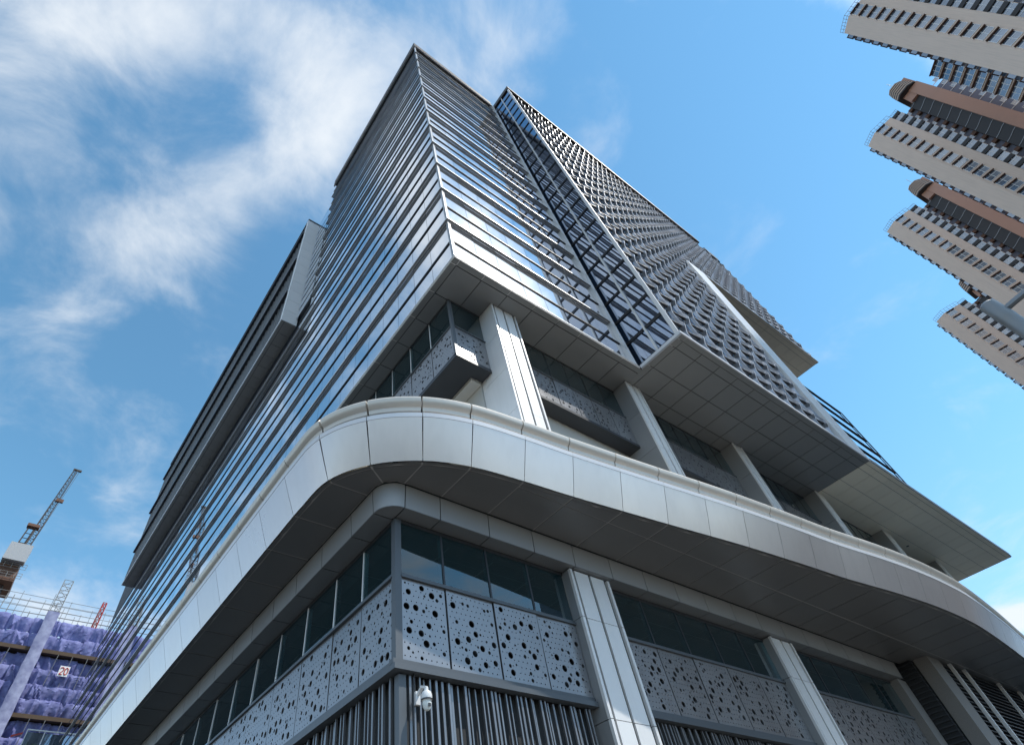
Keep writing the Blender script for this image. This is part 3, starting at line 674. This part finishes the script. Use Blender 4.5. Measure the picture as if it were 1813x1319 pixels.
canopy['label'] = 'curving grey metal canopy with a rolled cream coping'
for a, b in zip(joints, joints[1:]):
    seg('fascia_panel', FASC, 'fascia_metal', a + 0.008, b - 0.008, canopy)
    seg('fascia_lip', LIP, 'white_trim', a + 0.004, b - 0.004, canopy)
    seg('coping_segment', COPE, 'coping_metal', a + 0.016, b - 0.016, canopy)
# canopy underside: rectangular sheets, split lengthwise where the canopy flares
IV, IU, IR = 8.70, 5.10, 0.55
def inner(q):                                      # foot of a joint on the inner edge
    if q.x > IU + IR and q.y < IV + 0.3: return Vector((q.x, IV))
    if q.y > IV + IR: return Vector((IU, q.y))
    a = math.atan2((IV + IR) - q.y, (IU + IR) - q.x); return Vector((IU + IR - IR * math.cos(a), IV + IR - IR * math.sin(a)))
def sheet(poly, z=CZ0):
    c = sum((Vector(p) for p in poly), Vector((0, 0))) / len(poly)
    q = [Vector(p) + (c - Vector(p)).normalized() * 0.026 for p in poly]
    a = sum(q[i].x * q[(i + 1) % len(q)].y - q[(i + 1) % len(q)].x * q[i].y for i in range(len(q)))
    if a < 0: q.reverse()
    MB().prism(q, z - 0.006, z).build('soffit_sheet', 'canopy_soffit_metal', canopy)
back = []
SPLIT = 7.43
for a, b in zip(joints, joints[1:]):
    n = max(2, int((b - a) / 0.2)); ss = [a + (b - a) * i / n for i in range(n + 1)]
    rim = []; edge = []
    for s_ in ss:
        p, nn = at_s(s_); nn = nn * sgn; rim.append(p - nn * 0.13); edge.append(p - nn * 0.03)
    pa, pb = rim[0], rim[-1]
    sheet(rim + edge[::-1], CZ0 + 0.004)
    ia, ib = inner(pa), inner(pb)
    if pa.x > 8.0 and pb.x > 8.0:
        if min(p.y for p in rim) < SPLIT - 0.12 and max(p.y for p in rim) < SPLIT:
            sheet(rim + [Vector((pb.x, SPLIT)), Vector((pa.x, SPLIT))]); 
            sheet([Vector((pa.x, SPLIT)), Vector((pb.x, SPLIT)), ib, ia])
            continue
    m_ = [inner(p) for p in rim]; sheet(rim + m_[::-1])
pl = [at_s(joints[0] + (joints[-1] - joints[0]) * i / 160)[0] for i in range(161)]
nn_ = [at_s(joints[0] + (joints[-1] - joints[0]) * i / 160)[1] * sgn for i in range(161)]
bk = MB()
for i in range(160):
    a, b = pl[i] - nn_[i] * 0.05, pl[i + 1] - nn_[i + 1] * 0.05; ia, ib = inner(a), inner(b)
    bk.poly([(a.x, a.y, CZ0 + 0.008), (b.x, b.y, CZ0 + 0.008), (ib.x, ib.y, CZ0 + 0.008), (ia.x, ia.y, CZ0 + 0.008)])
bk.build('soffit_backing', 'joint_sealant', canopy)
dk = MB()
for i in range(160):
    a, b = pl[i] + nn_[i] * 0.02, pl[i + 1] + nn_[i + 1] * 0.02; ia, ib = inner(a), inner(b)
    dk.poly([(a.x, a.y, CZ0 + 1.30), (b.x, b.y, CZ0 + 1.30), (ib.x + 0.3, ib.y + 0.3, CZ0 + 1.30), (ia.x + 0.3, ia.y + 0.3, CZ0 + 1.30)])
    dk.poly([(a.x, a.y, CZ0 + 0.06), (b.x, b.y, CZ0 + 0.06), (b.x, b.y, CZ0 + 1.29), (a.x, a.y, CZ0 + 1.29)])
dk.build('canopy_deck', 'roof_deck', canopy)
# ---- eaves band under the canopy, with a rounded corner
BU, BV, BR_ = 5.15, 8.75, 0.50
def bandline(s):                                   # s = 0 at the corner's middle, + along the right side
    q = BR_ * math.pi / 4
    if s > q: return Vector((BU + BR_ + (s - q), BV)), Vector((0, -1))
    if s < -q: return Vector((BU, BV + BR_ + (-s - q))), Vector((-1, 0))
    t = math.pi / 4 + (s / q) * math.pi / 4
    d = Vector((-math.cos(t), -math.sin(t))); return Vector((BU + BR_, BV + BR_)) + d * BR_, d
bj = [-0.42, 0.42]; s = 0.42
for st in (1.0, 1.5): s += st; bj.append(s)
while s < 24.6: s += 1.5; bj.append(s)
s = -0.42
for st in (1.05, 1.55): s -= st; bj.append(s)
while s > -24: s -= 1.5; bj.append(s)
bj.sort()
BP = [(0.0, 7.66), (0.05, 8.26), (-0.02, 8.26), (-0.07, 7.66)]
UP = [(-0.005, 7.645), (-0.005, 7.662), (-0.62, 7.662), (-0.62, 7.645)]
eav = MB().prism([(BU + 0.10, 9.1), (BU + 0.10, BV + 0.50), (BU + 0.22, BV + 0.22), (BU + 0.50, BV + 0.10), (31.2, BV + 0.10), (31.2, 9.1)], 7.70, 8.28).build('eaves_band', 'dark_joint', OB)
box('eaves_backing', 'dark_joint', eav, BU + 0.10, 5.6, 9.1, 33, 7.70, 8.28)
for a, b in zip(bj, bj[1:]):
    n = max(2, int((b - a) / 0.1)) if abs(a + b) < 0.2 else 2
    for nm, pf, mm in (('band_panel', BP, 'band_metal'), ('band_underside', UP, 'tower_soffit_metal')):
        rings = []
        for i in range(n + 1):
            p, d = bandline(a + 0.014 + (b - a - 0.028) * i / n)
            lim = 1.0
            rings.append([(p.x + d.x * (o if not (nm == 'band_underside' and abs(a + b) < 0.2 and o < -0.4) else -0.48), p.y + d.y * (o if not (nm == 'band_underside' and abs(a + b) < 0.2 and o < -0.4) else -0.48), z) for o, z in pf])
        MB().sweep(rings).build(nm, mm, eav, True)
# ---- granite end bay with horizontal louvers
GRV = 7.62
box('granite_pier', 'granite', OB, 30.3, 31.1, 8.86, 9.4, -1.46, 7.63)
box('granite_pier', 'granite', OB, 31.45, 32.75, GRV, 8.2, -1.46, CZ0 - 0.01)
box('louver_backing', 'dark_joint', OB, 31.6, 60, 8.0, 9.4, -1.46, CZ0 - 0.02); box('louver_backing', 'dark_joint', OB, 31.2, 31.5, 8.25, 9.3, -1.46, CZ0 - 0.02)
for i in range(34):
    z = 2.2 + i * 0.18
    box('louver_blade', 'dark_metal', OB, 32.76, 52, GRV + 0.06, GRV + 0.24, z, z + 0.05)
    box('louver_blade', 'dark_metal', OB, 31.12, 31.3, 8.22, 8.84, z, z + 0.05)
for u in (33.7, 35.3, 39.4, 42.2, 46): box('louver_post', 'aluminium', OB, u, u + 0.16, GRV - 0.08, GRV + 0.05, -1.46, CZ0 - 0.01)

# ================================================================== security camera on the slats
cc = thing('security_camera', 'white dome security camera on a bracket beside the podium corner post', 'camera', (6.22, 9.20, 3.9))
def cs_(p, k=0.74, c=(6.16, 9.20, 3.86)): return tuple(c[i] + (p[i] - c[i]) * k for i in range(3))
def sc(mb): mb.v = [cs_(p) for p in mb.v]; return mb
sc(MB().box(6.05, 6.18, 9.14, 9.22, 3.72, 4.02)).build('wall_plate', 'white_plastic', cc)
sc(MB().sweep([[(6.08, 9.15, 3.90), (6.15, 9.15, 3.90), (6.15, 9.15, 3.98), (6.08, 9.15, 3.98)], [(6.10, 8.98, 4.04), (6.18, 8.98, 4.04), (6.18, 8.98, 4.10), (6.10, 8.98, 4.10)], [(6.13, 8.86, 4.0), (6.20, 8.86, 4.0), (6.20, 8.82, 4.04), (6.13, 8.82, 4.04)]])).build('bracket_arm', 'white_plastic', cc)
sc(MB().lathe((6.165, 8.84, 3.72), [(0.0, 0.30), (0.05, 0.30), (0.055, 0.22), (0.11, 0.19), (0.135, 0.13), (0.14, 0.02), (0.125, -0.01), (0.10, -0.02)], 20)).build('housing', 'white_plastic', cc, True)
sc(MB().lathe((6.165, 8.84, 3.70), [(0.105, 0.0), (0.115, -0.05), (0.10, -0.13), (0.06, -0.19), (0.0, -0.21)], 20)).build('dome', 'interior_pale', cc, True)
sc(MB().lathe((6.165, 8.84, 3.72), [(0.141, 0.03), (0.147, 0.025), (0.147, 0.0), (0.141, -0.005)], 20)).build('housing_seam', 'dark_metal', cc, True)
sc(MB().box(6.13, 6.20, 8.715, 8.735, 3.56, 3.63)).build('lens', 'dark_metal', cc)
sc(MB().bar((6.07, 9.20, 4.0), (6.06, 9.19, 4.6), 0.016, 6)).build('conduit', 'dark_metal', cc)

# ================================================================== street lamp at the right edge
sl_ = thing('street_lamp', 'grey steel street lamp post with a side arm at the right edge', 'street lamp', (10.9, -1.555, -1.46))
MB().lathe((10.9, -1.555, 0), [(0.0, 7.0), (0.09, 6.99), (0.125, 6.95), (0.13, 6.55), (0.125, 6.54), (0.125, 6.1), (0.14, 6.09), (0.14, 6.0), (0.15, 2), (0.17, -1.46)], 18).build('post', 'lamp_steel', sl_, True)
MB().bar((10.9, -1.60, 6.72), (11.05, -3.4, 7.05), 0.055, 10).build('arm', 'lamp_steel', sl_, True)
MB().sweep([[(11.05 + x * k, -3.3 - t, 7.06 + y * k) for x, y in ((-0.14, 0), (-0.1, 0.08), (0.1, 0.08), (0.14, 0), (0.1, -0.05), (-0.1, -0.05))] for t, k in ((0, 0.5), (0.15, 1), (0.6, 1), (0.8, 0.5))]).build('lamp_head', 'lamp_steel', sl_, True)

# ================================================================== residential towers at the right
def home_tower(label, r, bear, top, rot, nst, rear=False):
    """plan: x to the viewer's right, y away; origin at the foot of the outer left edge"""
    b = R(bear); root = thing('apartment_tower', label, 'building', (r * math.cos(b), r * math.sin(b), -1.6), b - math.pi / 2 + rot, 'apartment towers in a row', local=True)
    H = top + 1.6; F = 2.85
    fp = [(0, 1.2), (3.2, 0), (7.8, 1.0), (7.8, 14), (0, 14)]
    MB().prism(fp, 0, H).build('wing_wall', 'cream_render', root)
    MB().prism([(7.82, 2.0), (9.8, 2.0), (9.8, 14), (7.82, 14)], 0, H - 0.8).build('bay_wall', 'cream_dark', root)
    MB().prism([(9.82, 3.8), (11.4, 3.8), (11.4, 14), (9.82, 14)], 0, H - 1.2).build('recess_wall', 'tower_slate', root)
    MB().prism([(11.42, 2.4), (14.4, 1.8), (14.4, 14), (11.42, 14)], 0, H - 1.6).build('screen_wall', 'tower_dark', root)
    MB().prism([(14.42, 1.0), (17.0, 1.0), (17.0, 14), (14.42, 14)], 0, H + 1.0).build('pilaster', 'terracotta', root)
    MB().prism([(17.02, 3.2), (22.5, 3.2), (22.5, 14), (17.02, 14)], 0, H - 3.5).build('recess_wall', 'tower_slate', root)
    # stepped crown on the pilaster
    cr = MB()
    for i in range(12):
        z = H + 1.02 + i * 0.42; k = 0.03 * i * (1 + i * 0.10)
        cr.prism([(11.6 + k, 0.6 + k), (12.9 + k * 0.5, -0.3 + k), (15.3 - k * 0.5, -0.3 + k), (16.6 - k, 0.6 + k), (16.6 - k, 6), (11.6 + k, 6)], z, z + 0.42, i % 2)
    cr.build('crown', ['tower_dark', 'cream_dark'], root)
    cc_ = MB().prism([(12.6, 1.2), (16.9, 1.2), (16.9, 5.6), (12.6, 5.6)], H - 2.0, H + 5.6).build('crown_core', 'terracotta', root)
    MB().bar((14.4, 2, H + 5.6), (14.4, 2, H + 10), 0.06, 5).build('aerial', 'rail_metal', root)
    # roof railings
    rl = MB()
    for (a, bq) in (((0, 1.2), (3.2, 0)), ((3.2, 0), (7.8, 1.0)), ((7.9, 2.0), (9.8, 2.0))):
        for zz in (0.5, 1.5): rl.bar((*a, H + zz), (*bq, H + zz), 0.05, 4)
        for t in range(6): x = a[0] + (bq[0] - a[0]) * t / 5; y = a[1] + (bq[1] - a[1]) * t / 5; rl.bar((x, y, H), (x, y, H + 1.5), 0.045, 4)
    rl.build('roof_railing', 'rail_metal', root)
    # windows: shared meshes, one window per storey and column
    d2 = Vector((4.6, 1.0, 0)).normalized(); ang = math.atan2(d2.y, d2.x)
    def wmesh(wd, ht, nm='window'):
        m = MB(); m.box(-wd / 2, wd / 2, -0.06, 0.02, 0, ht, 0)
        for (x0, x1, z0, z1) in ((-wd / 2 - 0.05, wd / 2 + 0.05, -0.07, 0.0), (-wd / 2 - 0.05, wd / 2 + 0.05, ht, ht + 0.07), (-0.03, 0.03, 0, ht), (-wd / 2 - 0.05, -wd / 2, 0, ht), (wd / 2, wd / 2 + 0.05, 0, ht)):
            m.box(x0, x1, -0.11, -0.01, z0, z1, 1)
        m.box(-wd / 2, wd / 2, -0.09, -0.05, ht * 0.62, ht * 0.66, 1)
        return m.mesh(nm, ['home_glass', 'sign_white'])
    key = 'home'
    if key not in cache:
        cache[key] = dict(win=wmesh(2.1, 1.85), hood=MB().box(-1.2, 1.2, -0.48, 0.0, 0.10, 0.24).mesh('window_hood', 'brown_box'),
            big=wmesh(1.7, 1.8), slot=MB().box(-0.95, 0.95, -0.30, 0.02, -0.05, 0.95).mesh('bay_slot', 'tower_dark'),
            acbox=MB().box(-0.45, 0.45, -0.75, 0.0, 0, 0.9).mesh('air_conditioner_box', 'brown_box'), sm=wmesh(0.8, 1.2, 'small_window'),
            side=MB().box(-0.55, 0.0, 0, 1.6, 0, 1.5).mesh('bay_window', 'home_glass'), shood=MB().box(-0.75, 0.0, -0.1, 1.7, 0, 0.14).mesh('bay_window_hood', 'brown_box'),
            line=MB().sweep([[(x, y - 0.05, z), (x, y - 0.05, z + 0.12), (x, y, z + 0.12), (x, y, z)] for x, y, z in ((11.45, 2.35, 0), (12.1, 2.2, 0.06), (12.9, 2.05, 0.3), (13.7, 1.9, 0.62), (14.38, 1.76, 0.7))]).mesh('screen_rib', 'rail_metal'),
            rib=MB().box(17.05, 22.4, 3.08, 3.19, 0, 0.12).mesh('recess_rail', 'sign_white'))
    K = cache[key]
    for i in range(nst):
        z = H - F * (i + 1) + 0.5
        if z < 3: break
        p = Vector((3.2, 0, 0)).lerp(Vector((7.8, 1.0, 0)), 0.34)
        o = put('window', K['win'], (p.x, p.y, z), root, (0, 0, ang)); put('window_hood', K['hood'], (p.x, p.y, z + 1.72), root, (0, 0, ang))
        put('bay_window', K['side'], (0, 2.0, z), root); put('bay_window_hood', K['shood'], (0, 2.0, z + 1.55), root)
        put('window', K['big'], (8.8, 2.0, z - 0.1), root); put('bay_slot', K['slot'], (8.8, 2.0, z + 1.72), root)
        put('air_conditioner_box', K['acbox'], (10.95, 3.8, z + 0.1), root); put('small_window', K['sm'], (10.25, 3.8, z + 0.1), root)
        put('screen_rib', K['line'], (0, 0, z), root); put('recess_rail', K['rib'], (0, 0, z), root)
        put('small_window', K['sm'], (18.6, 3.2, z), root); put('small_window', K['sm'], (21.0, 3.2, z), root)
    if rear:
        wr = MB().prism([(-3.6, 16.0), (1.0, 14.2), (1.0, 22), (-3.6, 24)], 0, H * 0.90).build('rear_wing', 'cream_dark', root)
        for i in range(nst):
            z = H * 0.90 - F * (i + 1) + 0.5
            for x, y in ((-2.6, 15.55), (-0.7, 14.8)):
                put('window', K['win'], (x, y, z), root, (0, 0, -0.37)); put('window_hood', K['hood'], (x, y, z + 1.7), root, (0, 0, -0.37))
    return root
home_tower('tallest-looking cream apartment tower cut off by the top right corner', 106, -24.5, 140.0, 0.0, 24, True)
home_tower('cream apartment tower with terracotta pilaster, second down from the top right corner', 135, -14.9, 143.0, 0.0, 24, False)
home_tower('cream apartment tower, third down at right, just above the street lamp', 165, -8.75, 144.3, 0.0, 24, False)
home_tower('farthest apartment tower at right, lowest in the photo, below the street lamp', 200, -4.75, 133.5, 0.0, 22, False)

# ================================================================== construction site at the left
SV = 140.0
cs = thing('construction_building', 'unfinished tower wrapped in sagging purple netting with scaffold on top', 'building', (2, SV, -1.6))
box('slab_core', 'concrete', cs, -12, 22, SV + 2.2, SV + 24, -1.6, 56.0)
bands = [55.6, 44.1, 32.6, 21.1, 9.6]
for z in bands: box('slab_edge', 'bamboo_brown', cs, -13, 22.5, SV - 1.6, SV + 3, z - 0.45, z + 0.25)
def net(x0, x1, z0, z1, y, seed, m='purple_net'):
    rr = random.Random(seed); nx, nz = 22, 16; vs = []; ph = [rr.uniform(0, 6.28) for _ in range(8)]
    fold = [(rr.uniform(0.9, 3.2), rr.uniform(0, 6.28), rr.uniform(0.05, 0.22)) for _ in range(5)]
    dg = [(rr.uniform(x0, x1), rr.uniform(-0.8, 0.8), rr.uniform(0.15, 0.45), rr.uniform(0.15, 0.35)) for _ in range(4)]
    for j in range(nz + 1):
        t = j / nz
        for i in range(nx + 1):
            x = x0 + (x1 - x0) * i / nx; z = z0 + (z1 - z0) * t
            belly = -0.75 * (math.sin(math.pi * min(1, (1 - t) ** 0.55)) ** 0.8 if t < 1 else 0)      # sags out towards its lower hem
            d = sum(a * math.sin(f * x + p + 0.7 * t) for f, p, a in fold) * (0.35 + 0.9 * (1 - t))
            d += sum(-a * math.exp(-((x - c - s_ * (z - z0)) / w_) ** 2) for c, s_, a, w_ in dg)
            zz = z + 0.28 * math.sin(2.1 * x + ph[1]) * (1 - t) + 0.12 * math.sin(5.3 * x + ph[2]) * (1 - t) + rr.gauss(0, 0.03)
            vs.append((x, y + belly + d + rr.gauss(0, 0.04), zz))
    mb = MB(); mb.v = vs
    for j in range(nz):
        for i in range(nx):
            a = j * (nx + 1) + i; mb.f.append((a, a + 1, a + nx + 2, a + nx + 1)); mb.m.append(0)
    return mb.build('netting_sheet', m, cs, True)
xs = [-13.2, -6.5, -2.0, 3.2, 8.6, 14.0, 20.0]
k = 0
for (zt, zb, rows) in ((61.8, 55.9, 2), (55.0, 44.4, 4), (43.5, 32.9, 4), (32.0, 21.4, 4)):
    for j in range(rows):
        z1 = zt - (zt - zb) * j / rows; z0 = zt - (zt - zb) * (j + 1) / rows
        for i in range(6):
            k += 1; net(xs[i] - 0.15, xs[i + 1] + 0.15, z0 - 0.35, z1 + rnd.uniform(-0.2, 0.25), SV - 0.3 + (0.5 if j == 0 and zt < 60 else 0) + rnd.uniform(-0.1, 0.1), k)
for z0, z1 in ((20, 32), (32, 43.6), (43.6, 55), (55, 62.8)):
    m = MB(); 
    m.sweep([[(-0.4 + a * 2.2 + 0.06 * math.sin(z * 1.3 + a), SV - 2.5 - 0.25 * math.sin(3.1 * a) + (0.0 if a in (0, 1) else 0), z) for a in (0, 0.25, 0.5, 0.75, 1)] + [(1.8, SV - 0.8, z), (-0.4, SV - 0.8, z)] for z in [z0 + (z1 - z0) * i / 8 for i in range(9)]])
    m.build('hoist_wrap', 'pale_net', cs, True)
for zt, zb in ((55.1, 49.5), (43.6, 38)):
    for x in (-9, -4, 4.6, 7.2, 10.0, 13.0, 16.2):
        MB().bar((x + 0.3, SV - 1.7, zt), (x, SV - 1.2, zb), 0.05, 4).build('strut', 'scaffold', cs)
# numbered board
box('number_board', 'sign_white', cs, 6.1, 7.9, SV - 2.06, SV - 2.0, 51.2, 53.1)
def digit(pts_, x, z, sx, sz):
    m = MB()
    for a, b in zip(pts_, pts_[1:]): m.bar((x + a[0] * sx, SV - 2.1, z + a[1] * sz), (x + b[0] * sx, SV - 2.1, z + b[1] * sz), 0.09, 4)
    m.build('board_digit', 'red_paint', cs)
digit([(0, 0.8), (0.1, 0.95), (0.5, 1), (0.9, 0.95), (1, 0.75), (0.9, 0.55), (0, 0), (1, 0)], 6.32, 51.5, 0.58, 1.3)
digit([(0.5, 1), (0.1, 0.85), (0, 0.5), (0.1, 0.15), (0.5, 0), (0.9, 0.15), (1, 0.5), (0.9, 0.85), (0.5, 1)], 7.12, 51.5, 0.58, 1.3)
# scaffold poles over the top
for i in range(22):
    x = -12.8 + i * 1.35 + rnd.uniform(-0.3, 0.3); h = rnd.uniform(2.2, 6.0); y = SV + rnd.choice((-0.6, 0.3, 2.0))
    MB().bar((x, y, 57), (x + rnd.uniform(-0.15, 0.15), y, 61.8 + h), rnd.choice((0.05, 0.05, 0.08)), 4).build('scaffold_pole', 'scaffold', cs)
for z in (62.6, 63.8, 65.0, 66.3):
    for y in (SV - 0.6, SV + 2.0): MB().bar((-13, y, z + rnd.uniform(-0.2, 0.2)), (20, y, z + rnd.uniform(-0.2, 0.3)), 0.05, 4).build('scaffold_pole', 'scaffold', cs)
def lattice(name, m, parent, p, q, w0, w1, n, r=0.06, up=(0, 0, 1)):
    p = Vector(p); q = Vector(q); d = (q - p).normalized(); a = d.cross(Vector((0, 1, 0)))
    if a.length < 0.1: a = d.cross(Vector((1, 0, 0)))
    a.normalize(); b = d.cross(a); mb = MB(); prev = None
    for i in range(n + 1):
        c = p.lerp(q, i / n); ww = w0 + (w1 - w0) * i / n
        cur = [c + a * (sx * ww / 2) + b * (sy * ww / 2) for sx, sy in ((-1, -1), (1, -1), (1, 1), (-1, 1))]
        for e in range(4): mb.bar(cur[e], cur[(e + 1) % 4], r * 0.6, 4)
        if prev:
            for e in range(4):
                mb.bar(prev[e], cur[e], r, 4); mb.bar(prev[e], cur[(e + 1) % 4], r * 0.6, 4)
        prev = cur
    return mb.build(name, m, parent)
lattice('hoist_mast', 'scaffold', cs, (0.7, SV - 1.0, 61), (0.7, SV - 1.0, 70.2), 1.7, 1.7, 6, 0.09)
lattice('concrete_boom', 'red_paint', cs, (9.0, SV + 1, 60), (9.4, SV + 1, 68.2), 0.9, 0.7, 7, 0.13)
# tower crane behind
TV = 150.0
tcn = thing('tower_crane', 'luffing tower crane with grey counterweight and raised lattice jib at the left edge', 'crane', (-12.2, TV + 2, -1.6))
lattice('mast', 'crane_dark', tcn, (-12.2, TV + 2, -1.6), (-12.2, TV + 2, 72.5), 2.2, 2.2, 26, 0.13)
box('slewing_platform', 'rust_brown', tcn, -14.2, -9.6, TV - 1.5, TV + 7, 72.6, 74.0); box('machine_deck', 'rust_brown', tcn, -13.9, -9.9, TV - 1, TV + 4, 74.0, 77.0)
for i in range(4): box('counterweight', 'crane_white', tcn, -13.9, -9.4, TV - 3.2 + 0.6 * i, TV - 2.66 + 0.6 * i, 76.6 + 0.1 * (i % 2), 80.8 - 0.15 * i)
for z in (73.2, 75.4): 
    m = MB(); [m.bar((-14.6, TV - 2, z + o), (-8.6, TV - 2, z + o), 0.05, 4) for o in (0, 0.6, 1.2)]; [m.bar((x, TV - 2, z), (x, TV - 2, z + 1.2), 0.05, 4) for x in (-14.6, -13, -11.5, -10, -8.6)]; m.build('deck_railing', 'scaffold', tcn)
for x in (-12.9, -11.4): MB().bar((x, TV - 1.6, 79), (x * 1.0 + 0.2, TV + 1, 87.6), 0.17, 5).build('a_frame_leg', 'crane_dark', tcn)
m = MB(); [m.bar((-12.8, TV - 1.4 + i * 0.55, 80.6 + i * 1.6), (-11.3, TV - 1.4 + i * 0.55, 80.6 + i * 1.6), 0.1, 4) for i in range(4)]; m.build('a_frame_rung', 'crane_dark', tcn)
box('sheave_platform', 'rust_brown', tcn, -13.2, -10.6, TV + 0.2, TV + 1.8, 87.5, 88.2)
lattice('jib', 'crane_dark', tcn, (-11.6, TV + 4, 78.5), (-10.9, TV + 16, 117.0), 1.5, 0.9, 26, 0.09)
MB().bar((-10.2, TV - 2, 80), (-9.9, TV + 16, 117.0), 0.05, 4).build('pendant_rope', 'crane_dark', tcn); MB().bar((-11.3, TV + 1, 88), (-10.8, TV + 16, 117.0), 0.05, 4).build('pendant_rope', 'crane_dark', tcn)
box('jib_tip', 'crane_dark', tcn, -11.6, -9.4, TV + 15.6, TV + 16.2, 117.0, 117.5); box('jib_sheave', 'rust_brown', tcn, -11.2, -9.4, TV + 10.0, TV + 10.7, 102.0, 102.9)

# ================================================================== low roof garden in front of the site
rg = thing('roof_pavilion', 'small glass roof pavilion with a red awning below the purple netting', 'pavilion', (2.0, 112, -1.6))
box('tower_base', 'concrete', rg, -1.5, 12, 112, 122, -1.6, 30.2)
for (a, b) in ((4.4, 6.6), (6.7, 9.6)): box('glass_screen', 'home_glass', rg, a, b, 111.9, 111.98, 30.2, 33.6)
for x in (4.3, 6.62, 9.65): box('screen_post', 'aluminium', rg, x, x + 0.12, 111.8, 112.0, 30.2, 33.8)
box('screen_rail', 'aluminium', rg, 4.3, 9.8, 111.75, 112.0, 33.8, 33.95)
MB().sweep([[(2.6 + 0.0, 111.2, 32.6), (3.9, 111.2, 33.1), (3.9, 111.2, 33.3), (2.6, 111.2, 32.8)], [(2.6, 113, 33.0), (3.9, 113, 33.5), (3.9, 113, 33.7), (2.6, 113, 33.2)]]).build('awning', 'red_paint', rg)
sh = thing('shrub', 'small leafy green shrub by the glass pavilion at the lower left', 'shrub', (4.0, 110.9, 30.2))
box('planter_ledge', 'concrete', rg, -1.5, 12, 110.4, 111.998, 29.6, 30.18)
st_ = MB(); [st_.bar((4.0 + i * 0.5, 110.9, 30.19), (4.0 + i * 0.5 + rnd.uniform(-.3, .3), 110.9, 31.2), 0.05, 5, 0, 0.02) for i in range(6)]; st_.build('stem', 'bamboo_brown', sh)
lf = MB()
for i in range(900):
    c = Vector((3.9 + rnd.random() * 3.2, 110.9 + rnd.gauss(0, 0.35), 30.5 + abs(rnd.gauss(0.35, 0.35)))); a = Vector((rnd.gauss(0, 1), rnd.gauss(0, 1), rnd.gauss(0, 1))).normalized() * 0.16; b = a.orthogonal().normalized() * 0.06
    lf.poly([c - a, c + b, c + a, c - b])
lf.build('crown', 'leaf', sh)
